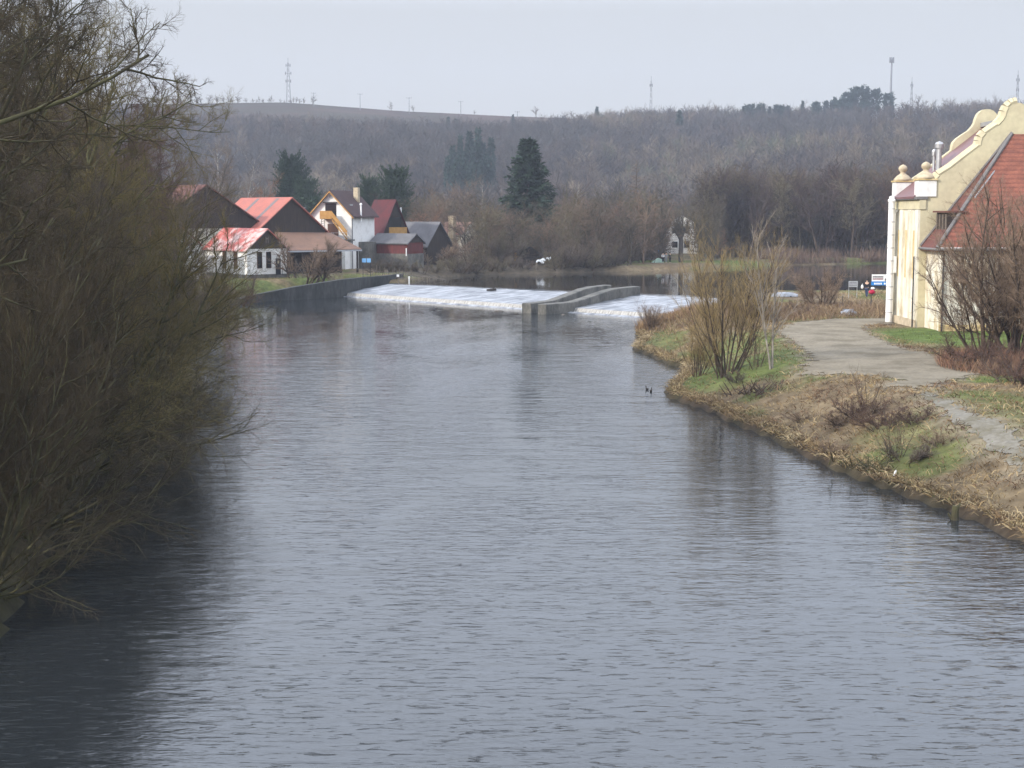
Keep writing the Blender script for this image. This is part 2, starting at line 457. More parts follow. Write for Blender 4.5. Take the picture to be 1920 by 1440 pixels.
UPPER = np.array([CL[:2]] + [gp(x, y, ZP)[:2] for x, y in far_px] + [np.array([130, 262.]), np.array([130, 185.]), np.array([60, 166.]), np.array([35, 158.]), CR[:2]])


def seg_dist(X, Y, poly, skip=()):
    d = np.full(X.shape, 1e9)
    n = len(poly)
    for i in range(n):
        if i in skip: continue
        a, b = poly[i], poly[(i + 1) % n]
        e = b - a; l2 = max(e @ e, 1e-9)
        t = np.clip(((X - a[0]) * e[0] + (Y - a[1]) * e[1]) / l2, 0, 1)
        d = np.minimum(d, np.hypot(X - a[0] - t * e[0], Y - a[1] - t * e[1]))
    return d


def inside(X, Y, poly):
    c = np.zeros(X.shape, bool); n = len(poly); j = n - 1
    for i in range(n):
        xi, yi = poly[i]; xj, yj = poly[j]
        k = ((yi > Y) != (yj > Y)) & (X < (xj - xi) * (Y - yi) / (yj - yi + 1e-12) + xi)
        c ^= k; j = i
    return c


CREST_X = np.array([-400, 0, 300, 540, 640, 770, 940, 1090, 1200, 1300, 1400, 1580, 1640, 1740, 1800, 1920, 2400])
CREST_Y = np.array([178, 186, 194, 191, 198, 208, 216, 222, 238, 244, 244, 240, 222, 221, 232, 232, 220])
YC = 830.0


def hill(X, Y):
    Yc = np.maximum(Y, 1.0)
    px = 960 + F * X / np.minimum(np.maximum(Yc, 380), YC)
    cy = np.interp(px, CREST_X, CREST_Y)
    yq = (720 - cy) / F
    hc = EYE + (-sp_ + yq * cp) / (cp + yq * sp_) * YC - 2.2
    y0 = 470 - 90 * sstep(1150, 1700, px) + 40 * sstep(700, 400, px)
    t = np.clip((Y - y0) / (YC - y0), 0, 1.0)
    prof = 0.75 * t + 0.25 * t * t * (3 - 2 * t)
    return hc * prof * (1 + 0.05 * (fbm(X / 70, Y / 70) - 0.5) * np.sin(math.pi * np.clip(t, 0, 1)) * 4) - np.maximum(Y - YC, 0) * 0.004


def H(X, Y, fine=True):
    X = np.asarray(X, float); Y = np.asarray(Y, float)
    dl, du = seg_dist(X, Y, LOWER), seg_dist(X, Y, UPPER)
    il, iu = inside(X, Y, LOWER), inside(X, Y, UPPER)
    base = 2.0 + 0.35 * (fbm(X / 14 + 5, Y / 14) - 0.5) + 0.10 * (fbm(X / 3, Y / 3) - 0.5)
    base = base + 0.55 * sstep(-14, -24, X) * sstep(140, 90, Y)
    base = base + 0.45 * np.exp(-((Y - 141) / 7.0) ** 2) * sstep(30, 36, X)
    rough = 0.35 * (fbm(X / 1.6, Y / 1.6 + 40) - 0.5)
    bl = 0.30 + 1.75 * sstep(-0.5, 7.0, dl) + rough * sstep(0, 1.2, dl) * sstep(12, 4, dl)
    bl = np.where(X < 0, 0.35 + 1.8 * sstep(-0.2, 3.5, dl) + rough, bl)
    bl = bl * sstep(-0.35, 0.25, dl)
    bu = ZP + 0.25 + 1.2 * sstep(0, 5, du)
    z = np.minimum(base, np.where(dl < 14, bl, base))
    z = np.minimum(z, np.where((du < 8) & (~il), np.maximum(bu, 0), base + 50))
    z = np.where(il, np.maximum(-0.9, -0.12 - 0.3 * dl), z)
    z = np.where(iu, np.maximum(0.3, ZP - 0.1 - 0.3 * du), z)
    return z + hill(X, Y)


def H1(x, y):
    return float(H(np.array([x]), np.array([y]))[0])


def axis(pts):
    out = []
    for a, b, s in pts:
        out.append(np.arange(a, b, s))
    return np.unique(np.concatenate(out))


gx = axis([(-900, -300, 30), (-300, -70, 6), (-70, -34, 1.2), (-34, 46, 0.45), (46, 80, 1.2), (80, 300, 6), (300, 901, 30)])
gy = axis([(-60, 20, 4), (20, 130, 0.5), (130, 215, 0.7), (215, 300, 2), (300, 860, 8), (860, 1301, 40)])
GX, GY = np.meshgrid(gx, gy)
GZ = H(GX, GY)
nx, ny = len(gx), len(gy)
idx = np.arange(nx * ny).reshape(ny, nx)
gf = np.stack([idx[:-1, :-1].ravel(), idx[:-1, 1:].ravel(), idx[1:, 1:].ravel(), idx[1:, :-1].ravel()], 1)


def lerp(a, b, t):
    t = np.clip(t, 0, 1)[..., None]
    return a * (1 - t) + b * t


DL = seg_dist(GX, GY, LOWER)
n1 = fbm(GX / 5 + 3, GY / 5 + 8); n2 = fbm(GX / 1.7 + 30, GY / 1.7); n3 = fbm(GX / 11 - 7, GY / 11)
C = np.zeros((ny, nx, 3)) + np.array([0.135, 0.100, 0.060])                       # dry grass
C = lerp(C, np.array([0.19, 0.145, 0.085]), sstep(0.5, 0.7, n2))
C = lerp(C, np.array([0.085, 0.105, 0.030]), sstep(0.50, 0.60, n1) * 0.75)       # green patches
C = lerp(C, np.array([0.095, 0.060, 0.038]), sstep(0.60, 0.75, n3 * 0.5 + n2 * 0.5) * 0.8)
GREEN = [  # greener swards: x, y, rx, ry
    (13, 84, 6, 6, .8), (30, 98, 6.5, 7, 1.0), (33, 93, 9, 6.5, 1.0), (17, 96, 8, 7, .6), (24, 54, 4, 3, .7), (23, 72, 5, 1.6, .8),
    (-30, 178, 9, 4, .8), (-19, 186, 9, 4, .9), (26, 252, 20, 7, .9), (19, 60, 5, 3, .4)]
for cx, cy, rx, ry, k in GREEN:
    w = sstep(1.25, 0.7, np.hypot((GX - cx) / rx, (GY - cy) / ry) + 0.5 * (n2 - 0.5)) * k
    C = lerp(C, np.array([0.085, 0.118, 0.031]) * (0.75 + 0.6 * n2[..., None]), w)
edge = sstep(1.5, 0.2, DL) * (GX > 0) * (GZ < 1.0)
C = lerp(C, np.array([0.060, 0.042, 0.028]), edge * 0.85)                          # wet foot of the bank
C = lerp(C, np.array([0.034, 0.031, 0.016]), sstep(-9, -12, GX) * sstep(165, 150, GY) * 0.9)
C = lerp(C, np.array([0.028, 0.026, 0.020]), (GZ < -0.05) * 1.0)
DU = seg_dist(GX, GY, UPPER)
PXT = 960 + F * GX / np.maximum(GY, 150)
C = lerp(C, np.array([0.075, 0.060, 0.042]) * (0.7 + 0.6 * n2[..., None]), sstep(195, 204, GY) * sstep(1165, 1120, PXT) * sstep(700, 780, PXT))
wood = sstep(300, 420, GY)
C = lerp(C, np.array([0.10, 0.075, 0.055]) * (0.8 + 0.5 * n3[..., None]), wood)
PXG = 960 + F * GX / np.maximum(GY, 200)
field = sstep(690, 740, GY + 60 * (n3 - .5)) * sstep(1120, 900, PXG)
n4 = fbm(GX / 40 + 9, GY / 16 + 2)
C = lerp(C, np.array([0.052, 0.039, 0.033]), field)
C = lerp(C, np.array([0.070, 0.050, 0.040]), field * sstep(.5, .65, n4))
C = lerp(C, np.array([0.050, 0.048, 0.034]), field * sstep(.55, .40, n4) * 0.6)
road_px = [(1490, 606), (1560, 599), (1690, 597), (1672, 607), (1630, 611), (1622, 620), (1655, 640), (1700, 656), (1790, 676), (1840, 700),
           (1785, 716), (1735, 730), (1640, 726), (1690, 712), (1640, 704), (1560, 700), (1495, 694), (1520, 676), (1505, 655), (1480, 640), (1450, 622)]
path_px = [(1735, 732), (1770, 750), (1830, 778), (1925, 816), (1925, 843), (1860, 815), (1790, 782), (1725, 746)]
n5 = fbm(GX / .9 + 11, GY / .9 + 5)
for poly_, z_, wd_ in ((road_px, 2.0, 0.9), (path_px, 1.95, 0.9)):
    pg = np.array([gp(x, y, z_)[:2] for x, y in poly_])
    dd = seg_dist(GX, GY, pg)
    w = np.where(inside(GX, GY, pg), 1, sstep(wd_, 0.0, dd + 2.2 * (n5 - .5)))
    C = lerp(C, np.array([0.19, 0.155, 0.105]) * (0.8 + 0.4 * n5[..., None]), w * .9)
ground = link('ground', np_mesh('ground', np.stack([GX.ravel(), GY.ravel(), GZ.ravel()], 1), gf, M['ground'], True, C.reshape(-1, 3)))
tag(ground, kind='structure')


def sheet(name, poly, step, lift, m, warp=0.25):
    poly = np.array(poly)
    x0, y0 = poly.min(0) - 1; x1, y1 = poly.max(0) + 1
    xs, ys = np.arange(x0, x1, step), np.arange(y0, y1, step)
    X, Y = np.meshgrid(xs, ys)
    wx = warp * 4 * (fbm(X / .55, Y / .55, 5) - .5); wy = warp * 4 * (fbm(X / .55 + 50, Y / .55, 5) - .5)
    ok = inside(X + wx, Y + wy, poly)
    cell = ok[:-1, :-1] & ok[1:, :-1] & ok[:-1, 1:] & ok[1:, 1:]
    Z = np.zeros(X.shape)
    # drape over the actual ground mesh (bilinear in its grid) so that the sheet never dips under it
    ix = np.clip(np.searchsorted(gx, X) - 1, 0, nx - 2); iy = np.clip(np.searchsorted(gy, Y) - 1, 0, ny - 2)
    tx = (X - gx[ix]) / (gx[ix + 1] - gx[ix]); ty = (Y - gy[iy]) / (gy[iy + 1] - gy[iy])
    Z = (GZ[iy, ix] * (1 - tx) + GZ[iy, ix + 1] * tx) * (1 - ty) + (GZ[iy + 1, ix] * (1 - tx) + GZ[iy + 1, ix + 1] * tx) * ty + lift
    id2 = np.arange(X.size).reshape(X.shape)
    q = np.stack([id2[:-1, :-1][cell], id2[:-1, 1:][cell], id2[1:, 1:][cell], id2[1:, :-1][cell]], 1)
    u, inv = np.unique(q.ravel(), return_inverse=True)
    V = np.stack([X.ravel()[u], Y.ravel()[u], Z.ravel()[u]], 1)
    return tag(link(name, np_mesh(name, V, inv.reshape(-1, 4), m, True)), kind='structure')


sheet('road', [gp(x, y, 2.0)[:2] for x, y in road_px], 0.10, 0.03, M['road'], 0.45)
sheet('path', [gp(x, y, 1.95)[:2] for x, y in path_px], 0.06, 0.03, M['path'], 0.25)

# water sheets
rv = MB()
rv.poly([(-60, -50, 0), (60, -50, 0), (60, 158, 0), (28, 166, 0)] + [(CR[0] + 4, CR[1] - 1.2, 0), (CL[0], CL[1] - 0.5, 0), (-60, 190, 0)])
tag(rv.build('river_water', M['river']), kind='structure')
tag(MB().poly([(p[0], p[1], ZP) for p in UPPER]).build('pool_water', M['pool']), kind='structure')

# ------------------------------------------------------------------ weir
foot_px = [(652, 554.5), (975, 574), (1090, 580.5), (1275, 597), (1350, 602)]
FL, FR = gp(652, 555.5, 0.0), gp(1350, 604, 0.0)
wd = np.array([FR[0] - FL[0], FR[1] - FL[1]]); wd /= np.hypot(*wd)
WANG = math.atan2(wd[1], wd[0])
M['foam'] = foam_mat('foam_water', -WANG, (1.7, 0.22, 1.0), (0.37, 0.38, 0.40), (0.065, 0.07, 0.08), 0.42, 0.62, 1.1)
M['fall'] = foam_mat('falling_water', -WANG, (4.0, 1.0, 0.12), (0.46, 0.44, 0.40), (0.16, 0.145, 0.12), 0.36, 0.62, 1.2)
nu, nv = 260, 60
U, Vv = np.meshgrid(np.linspace(0, 1, nu), np.linspace(0, 1, nv))
ZF = 0.42
Pc = CL[None, None, :] * (1 - U[..., None]) + CR[None, None, :] * U[..., None]
Pf = FL[None, None, :] * (1 - U[..., None]) + FR[None, None, :] * U[..., None]
AP = Pc * (1 - Vv[..., None]) + Pf * Vv[..., None]
AP[..., 2] = ZP + 0.03 - (ZP + 0.03 - ZF) * Vv ** 1.1
ca, sa = math.cos(-WANG), math.sin(-WANG)
wu, wv = AP[..., 0] * ca - AP[..., 1] * sa, AP[..., 0] * sa + AP[..., 1] * ca
AP[..., 2] += 0.20 * (fbm(wu * 1.3, wv * 0.6) - 0.5) * sstep(0.05, 0.2, Vv) * sstep(1.0, 0.9, Vv)
aid = np.arange(nu * nv).reshape(nv, nu)
af = np.stack([aid[:-1, :-1].ravel(), aid[:-1, 1:].ravel(), aid[1:, 1:].ravel(), aid[1:, :-1].ravel()], 1)
weir = thing('weir', 'long slanting river weir with white water sliding down its apron', 'weir')
nl = 6 * (nu - 1)
M['lip'] = water_mat('lip_water', 0.35, (0.10, 0.105, 0.11))
link('crest_lip', np_mesh('crest_lip', AP[:7].reshape(-1, 3), af[:nl], M['lip'], True), weir)
link('apron_water', np_mesh('apron_water', AP[6:].reshape(-1, 3), af[:-nl], M['foam'], True), weir)
nrm = np.array([wd[1], -wd[0]])
us = np.linspace(0, 1, 200); vs = np.linspace(0, 1, 7)
FU, FV = np.meshgrid(us, vs)
FP = FL[None, None, :] * (1 - FU[..., None]) + FR[None, None, :] * FU[..., None]
bulge = 0.30 * FV ** 1.6 + 0.05 * fbm(FU * 90, FV * 3)
FP[..., 0] += nrm[0] * bulge; FP[..., 1] += nrm[1] * bulge; FP[..., 2] = ZF * (1 - FV ** 1.5) - 0.02 * FV
fid = np.arange(FU.size).reshape(FU.shape)
ff = np.stack([fid[:-1, :-1].ravel(), fid[:-1, 1:].ravel(), fid[1:, 1:].ravel(), fid[1:, :-1].ravel()], 1)
link('falling_curtain', np_mesh('falling_curtain', FP.reshape(-1, 3), ff, M['fall'], True), weir)
# boil line of foam where the curtain lands: irregular low ridge
bu_ = np.linspace(0.0, 1, 420); bw = np.linspace(0, 1, 6)
BU, BW = np.meshgrid(bu_, bw)
BP = FL[None, None, :] * (1 - BU[..., None]) + FR[None, None, :] * BU[..., None]
wid = 0.55 + 1.1 * fbm(BU * 45, BU * 0 + 2)
off = 0.2 + BW * wid
BP[..., 0] += nrm[0] * off; BP[..., 1] += nrm[1] * off
BP[..., 2] = 0.10 * np.sin(math.pi * np.clip(BW, 0, 1)) * (0.5 + fbm(BU * 130, BW * 3)) - 0.015 + 0.01
bid = np.arange(BU.size).reshape(BU.shape)
bf = np.stack([bid[:-1, :-1].ravel(), bid[:-1, 1:].ravel(), bid[1:, 1:].ravel(), bid[1:, :-1].ravel()], 1)
link('foam_line', np_mesh('foam_line', BP.reshape(-1, 3), bf, M['foam'], True), weir)


# fish-pass walls
def strip_wall(name, label, pts, width, parent=None):
    """pts: list of (x, y, ztop) along the centre line; closed wall down to z=-0.5"""
    n = len(pts); L_, R_ = [], []
    for i, p in enumerate(pts):
        a = np.array(pts[max(i - 1, 0)][:2]); b = np.array(pts[min(i + 1, n - 1)][:2])
        t = (b - a) / np.hypot(*(b - a)); q = np.array([-t[1], t[0]]) * width / 2
        L_.append((p[0] + q[0], p[1] + q[1])); R_.append((p[0] - q[0], p[1] - q[1]))
    mb = MB(); b = 0
    for i, p in enumerate(pts):
        mb.v += [(*L_[i], p[2]), (*R_[i], p[2]), (*R_[i], -0.5), (*L_[i], -0.5)]
    for i in range(n - 1):
        a, c = 4 * i, 4 * i + 4
        for k in range(4):
            mb.f.append((a + k, a + (k + 1) % 4, c + (k + 1) % 4, c + k))
    mb.f.append((3, 2, 1, 0)); e = 4 * (n - 1); mb.f.append((e, e + 1, e + 2, e + 3))
    o = mb.build(name, M['concrete'])
    bv = o.modifiers.new('edge', 'BEVEL'); bv.width = 0.09; bv.segments = 2
    return tag(o, label, 'wall')


a0 = gp(994, 587.5, 0); a1 = gp(1135, 549, ZP)
b0 = gp(1033, 589.5, 0); b1 = gp(1185, 552, ZP)


def pass_pts(p, q, bend):
    out = []
    for t, z in ((0, 1.02), (0.10, 1.02), (0.24, 1.05), (0.36, 1.28), (0.52, 1.62), (0.66, 1.90), (0.78, 2.02), (1.0, 2.05)):
        x = p[0] + (q[0] - p[0]) * t; y = p[1] + (q[1] - p[1]) * t
        k = bend * max(0, 0.3 - t) / 0.3 - 0.5 * bend * max(0, t - 0.78) / 0.22
        out.append((x - k * 0.75, y - k * 0.2 + 0.9 * bend * max(0, .3 - t), z))
    return out


strip_wall('pass_wall', 'low concrete fish pass wall in the weir, the one nearer the white barn', pass_pts(a0, a1, 0.5), 1.1)
strip_wall('pass_wall', 'low concrete fish pass wall with rounded nose, nearer the road bank', pass_pts(b0, b1, 1.2), 1.1)

# left training wall
tw = [gp(430, 572)[:2], gp(470, 567)[:2], gp(560, 562)[:2], gp(640, 557)[:2], np.array([CL[0] - 3.4, CL[1] - 4.6]), np.array([CL[0] - .6, CL[1] + 1.0]), np.array([CL[0] + 0.9, CL[1] + 8])]
tz = [0.25, 0.75, 1.55, 2.08, 2.10, 2.10, 2.10]
mb = MB()
for p, z in zip(tw, tz):
    mb.v += [(p[0], p[1], z), (p[0] - 0.55, p[1] + 0.45, z), (p[0] - 0.55, p[1] + 0.45, -0.5), (p[0], p[1], -0.5)]
for i in range(len(tw) - 1):
    a, c = 4 * i, 4 * i + 4
    for k in range(4): mb.f.append((a + k, c + k, c + (k + 1) % 4, a + (k + 1) % 4))
mb.f.append((0, 1, 2, 3)); e = 4 * (len(tw) - 1); mb.f.append((e + 3, e + 2, e + 1, e))
tag(mb.build('bank_wall', M['wall_concrete']), 'dark wet concrete bank wall running from the barn to the weir', 'wall')

# ------------------------------------------------------------------ buildings
def gable_house(T, w, L, ze, zp, wall_m, roof_m, gable_m=None, over=0.35, z0=0.0, rt=0.16, left_roof=None, boards_from=None):
    """local frame: gable wall on y=0, x 0..w, length along +y; eave height ze, peak zp"""
    m = MB().box(0, w, 0, L, z0, ze)
    m.build('wall', wall_m, T)
    gm = gable_m or wall_m
    d = 0.06 if gable_m else 0.0
    MB().prism([(0, ze), (w, ze), (w / 2, zp)], -d, L + d).build('gable', gm, T)
    k = (zp - ze) / (w / 2)
    r = MB()
    lift = 0.10
    for s in (-1, 1):
        xe = w / 2 + s * (w / 2 + over); xr = w / 2
        zE = ze - k * over + lift; zR = zp + lift
        p = [(xe, -over, zE), (xr, -over, zR), (xr, L + over, zR), (xe, L + over, zE)]
        if s == 1: p = p[::-1]
        r.slab([p[0], p[1], p[2], p[3]][::-1], rt)
    o = r.build('roof', roof_m, T)
    return o


U40 = math.radians(40)
# white barn with the faded red roof
O = gp(464, 522, 2.0)
T = thing('white_barn', 'small white barn with faded patchy red roof and dark gable boards by the bank wall', 'barn', (O[0], O[1], 1.9), U40)
gable_house(T, 5.7, 10.5, 3.75, 6.15, M['white_plaster'], M['faded_red'], M['dark_wood'], over=0.35)
MB().box(-0.02, 5.72, -0.06, 10.4, -0.6, 0.55).build('plinth', M['concrete'], T)
for x in (1.75, 3.05):
    w = MB().box(x - 0.30, x + 0.30, -0.045, 0.03, 1.35, 3.3).build('window', M['dark_glass'], T)
    MB().box(x - 0.36, x - 0.29, -0.06, 0.02, 1.3, 3.36).box(x + 0.29, x + 0.36, -0.06, 0.02, 1.3, 3.36).box(x - 0.28, x + 0.28, -0.06, 0.02, 3.3, 3.36).box(x - 0.28, x + 0.28, -0.06, 0.02, 1.28, 1.34).build('frame', M['brown_wood'], w)
for y in (2.8, 5.6):
    MB().box(-0.05, 0.02, y - 0.45, y + 0.45, 1.2, 3.5).build('window', M['brown_wood'], T)
d = MB().box(4.05, 4.75, -0.07, 0.02, 0.45, 2.5).build('door', M['black_cloth'], T)
MB().box(4.28, 4.52, -0.09, -0.072, 1.85, 2.2).build('notice', M['pale_stone'], d)
MB().box(4.3, 4.65, -0.16, 0, 2.75, 2.95).build('lamp', M['zinc_dark'], T)
st = MB()
for i in range(3): st.box(3.95, 4.85, -0.4 - 0.35 * i, -0.06 - 0.35 * i if i == 0 else -0.4 - 0.35 * (i - 1) - 0.002, -0.5, 0.35 - 0.17 * i)
st.build('steps', M['concrete'], T)
MB().bar((4.95, -0.1, 1.35), (4.95, -1.4, 0.75), 0.035).bar((4.95, -0.15, 0), (4.95, -0.15, 1.3), 0.03).bar((4.95, -1.35, -0.4), (4.95, -1.35, 0.75), 0.03).build('handrail', M['iron'], T)
MB().box(2.65, 2.72, -0.12, -0.065, 4.4, 5.2).box(2.95, 3.02, -0.12, -0.065, 4.4, 5.2).box(2.72, 2.95, -0.12, -0.065, 4.9, 5.0).build('loft_hatch', M['wood_grey'], T)

# big barn with orange-red roof and its lean-to
gc = at(547, 470, 205)
BB = np.array([gc[0], gc[1]]) - np.array([math.cos(U40), math.sin(U40)]) * 5.4
T = thing('large_barn', 'large dark timber barn under an orange red roof with two grey strips', 'barn', (BB[0], BB[1], 2.0), U40)
r = gable_house(T, 10.8, 13.0, 5.7, 10.1, M['dark_wood'], M['bright_red'], over=0.45)
k = (10.1 - 5.7) / 5.4
for y in (2.9, 8.2):
    p = [(5.2, y + 0.45), (5.2, y - 0.35), (0.1, y - 0.35), (0.1, y + 0.45)]
    MB().slab([(x, yy, 5.7 + k * x + 0.125) for x, yy in p][::-1], 0.02).build('roof_strip', M['grey_panel'], r)
T2 = thing('lean_to_shed', 'open shed with wide brown sloping roof in front of the large barn', 'shed', (BB[0], BB[1], 2.0), U40)
MB().slab([(-0.6, -6.6, 3.15), (12.4, -6.6, 3.2), (11.4, -0.55, 5.35), (2.4, -0.55, 5.5)], 0.18).build('roof', M['brown_roof'], T2)
for x in (0.3, 3.2, 6.2, 9.2, 11.9):
    MB().box(x - 0.1, x + 0.1, -6.4, -6.2, -0.3, 2.98).build('post', M['dark_wood'], T2)
MB().box(-0.4, 11.2, -3.4, -3.2, -0.3, 3.9).build('back_wall', M['dark_wood'], T2)
MB().box(-0.6, 12.4, -6.72, -6.62, 2.9, 3.1).build('fascia', M['grey_paint'], T2)

# dark barn, left
gc = at(388, 470, 199)
BB2 = np.array([gc[0], gc[1]]) - np.array([math.cos(U40), math.sin(U40)]) * 9.2
T = thing('dark_barn', 'broad barn with black boarded gable and pale plastered base behind bare trees', 'barn', (BB2[0], BB2[1], 2.0), U40)
gable_house(T, 18.4, 13.0, 6.0, 11.7, M['cream_plaster'], M['tile_dark'], M['dark_wood'], over=0.5)
# white outbuilding with red roof at the far left of the yard
O = gp(330, 528, 2.0)
T = thing('white_outbuilding', 'low white outbuilding with red tiled roof half hidden by the riverside trees', 'outbuilding', (O[0] - 2, O[1] + 4, 1.9), U40)
gable_house(T, 4.5, 10, 4.4, 6.3, M['white_plaster'], M['bright_red'], over=0.3)
MB().box(-0.05, 0.02, 1.5, 4.6, 0.2, 2.9).build('gate', M['brown_wood'], T)

# white house
hc = at(622, 450, 216)
a = math.radians(-20)
W = 6.4
HB = np.array([hc[0], hc[1]]) - np.array([math.cos(a), math.sin(a)]) * W / 2
zb = 2.0
T = thing('white_house', 'white gabled house with outside wooden stair and chocolate brown roof', 'house', (HB[0], HB[1], zb), a)
rf = gable_house(T, W, 7.6, 8.0, 11.2, M['white_plaster'], M['choc_roof'], over=0.55)
for s in (0, 1):
    x0, x1 = (-0.57, W / 2) if s == 0 else (W + 0.57, W / 2)
    z0, z1 = 8.0 - 0.57, 11.2
    MB().slab([(x0, -0.62, z0 - 0.02), (x0, -0.56, z0 - 0.02), (x1, -0.56, z1 - 0.02), (x1, -0.62, z1 - 0.02)], 0.22).build('barge_board', M['yellow_wood'], rf)
MB().box(2.25, 4.0, -0.05, 0.01, 7.35, 9.45).build('upper_doorway', M['dark_glass'], T)
MB().box(2.1, 4.15, -0.5, -0.02, 9.5, 9.62).build('canopy', M['iron'], T)
v = MB().lathe((0, 0, 0), [(0.26, 0), (0.26, 0.05)], 12).build('vent', M['grey_paint'], T); v.location = (3.2, -0.06, 10.35); v.rotation_euler = (math.pi / 2, 0, 0)
bal = MB().box(2.0, 3.9, -1.3, -0.02, 7.2, 7.32).box(2.0, 3.9, -1.3, -1.22, 7.32, 8.35).box(2.0, 2.08, -1.215, -0.05, 7.32, 8.35)
bal.build('balcony', M['yellow_wood'], T)
s = MB()
for i in range(12):
    s.box(3.95 + 0.2 * i, 4.2 + 0.2 * i, -1.2, -0.3, 7.08 - 0.24 * i, 7.12 - 0.24 * i)
s.slab([(3.9, -1.28, 7.2), (3.9, -1.22, 7.2), (6.3, -1.22, 4.4), (6.3, -1.28, 4.4)], 0.28)
s.slab([(3.9, -1.28, 8.3), (3.9, -1.22, 8.3), (6.3, -1.22, 5.5), (6.3, -1.28, 5.5)], 0.85)
s.build('stair', M['yellow_wood'], T)
tr = MB().box(-0.2, 6.9, -2.0, -0.02, 4.1, 4.3).build('terrace', M['concrete'], T)
rl = MB()
for i in range(10): rl.bar((-0.1 + 0.77 * i, -1.95, 4.3), (-0.1 + 0.77 * i, -1.95, 5.25), 0.025, 5)
rl.bar((-0.15, -1.95, 5.25), (6.88, -1.95, 5.25), 0.03, 5).bar((-0.15, -1.95, 4.8), (6.88, -1.95, 4.8), 0.02, 5)
rl.build('railing', M['grey_paint'], tr)
MB().box(0.2, 6.2, -1.8, -0.03, -0.2, 4.08).build('lower_wall', M['white_plaster'], T)
MB().box(2.6, 4.3, -0.06, 0.01, 4.35, 6.5).build('ground_doorway', M['brown_wood'], T)
sc = MB()
for i in range(14):
    z = 3.2 + 0.3 * i
    sc.bar((2.35, -1.5, z), (2.85, -1.5, z + 0.15), 0.03, 4)
sc.bar((2.35, -1.5, 2.8), (2.35, -1.5, 7.2), 0.04, 5).bar((2.85, -1.5, 2.8), (2.85, -1.5, 7.2), 0.04, 5)
sc.build('trellis_post', M['iron'], T)
MB().box(4.2, 4.9, 5.2, 5.9, 9.0, 11.75).build('chimney', M['pale_stone'], rf)
MB().bar((6.75, 2.4, 6.8), (6.75, 2.4, 9.2), 0.13, 8).lathe((6.75, 2.4, 9.2), [(0.2, 0), (0.2, 0.18), (0.03, 0.3)], 8).build('vent_pipe', M['white_paint'], T)
MB().bar((6.55, -0.1, 0), (6.55, -0.1, 7.5), 0.06, 6).build('downpipe', M['iron'], T)
MB().box(4.6, 5.4, 1.6, 2.5, 9.1, 9.3).build('skylight', M['steel'], rf)
MB().box(W - 0.02, W + 0.04, 3.0, 3.8, 0.8, 2.2).build('window', M['dark_glass'], T)
MB().box(W, W + 1.6, 2.2, 6.6, -0.2, 3.9).build('side_annex', M['concrete'], T)
MB().box(-1.2, -0.02, 0.6, 3.2, 0, 7.3).build('side_porch', M['yellow_wood'], T)

# red cottage
O = at(716, 470, 228); a2 = math.radians(42)
T = thing('red_cottage', 'steep crimson roofed timber cottage right of the white house', 'cottage', (O[0], O[1] - 0.3, 2.0), a2)
rf = gable_house(T, 5.0, 4.6, 5.0, 10.0, M['brown_wood'], M['cottage_roof'], M['dark_wood'], over=0.5)
MB().box(0.8, 4.2, -0.9, -0.1, 4.9, 5.0).box(0.8, 4.2, -0.9, -0.82, 5.0, 5.9).build('balcony', M['yellow_wood'], T)
MB().box(1.3, 3.7, -0.12, -0.062, 5.9, 7.4).build('window', M['dark_glass'], T)
MB().bar((4.9, 1.5, 7.2), (4.9, 1.5, 8.9), 0.12, 8).build('vent_pipe', M['white_paint'], rf)

# long red-brown shed and its dark neighbour
O = at(764, 470, 216); a3 = math.radians(58)
T = thing('red_shed', 'long low shed of red brown boards under a grey felt roof', 'shed', (O[0], O[1], 2.0), a3)
gable_house(T, 3.9, 6.6, 3.8, 5.0, M['red_wood'], M['grey_felt'], M['dark_wood'], over=0.3)
MB().box(-0.04, 3.94, -0.08, 6.5, -0.2, 2.2).build('plinth', M['concrete'], T)
MB().bar((-0.15, 0.1, 1.9), (-0.15, 0.1, 3.0), 0.08, 6).build('gas_post', M['white_paint'], T)
O = at(800, 470, 232)
T = thing('dark_shed', 'dark grey roofed shed sloping down behind the red brown shed', 'shed', (O[0], O[1], 2.0), a3)
gable_house(T, 6.5, 7.0, 3.2, 6.6, M['dark_wood'], M['grey_felt'], over=0.4)
O = at(600, 400, 262)
T = thing('grey_roofed_house', 'distant house with dark roof showing between large barn and white house', 'house', (O[0] - 4, O[1], 2.0), math.radians(-8))
gable_house(T, 8.0, 7, 5.0, 9.0, M['cream_plaster'], M['grey_felt'], over=0.4)
T.rotation_euler[2] += math.pi / 2

O = at(866, 470, 262)
T = thing('pale_cottage', 'pale cottage with pinkish tiled roof glimpsed through thicket beyond the weir', 'cottage', (O[0], O[1], 2.0), math.radians(50))
gable_house(T, 4.2, 7.0, 4.6, 6.4, M['cream_plaster'], M['pink_roof'], over=0.35)
MB().box(-0.9, -0.05, 1.2, 2.4, 0, 7.6).build('chimney', M['pale_stone'], T)
MB().box(1.3, 2.3, -0.05, 0.01, 2.0, 3.6).build('window', M['dark_glass'], T)
O = at(1272, 470, 300)
T = thing('white_villa', 'white house showing between pollard trees on the far bank', 'house', (O[0] - 2.5, O[1], 2.0), math.radians(-6))
gable_house(T, 6.2, 6, 6.0, 7.6, M['white_plaster'], M['grey_felt'], over=0.3)
for x in (1.2, 3.6):
    for z in (1.2, 4.0):
        MB().box(x, x + 1.1, -0.05, 0.01, z, z + 1.2).build('window', M['dark_glass'], T)

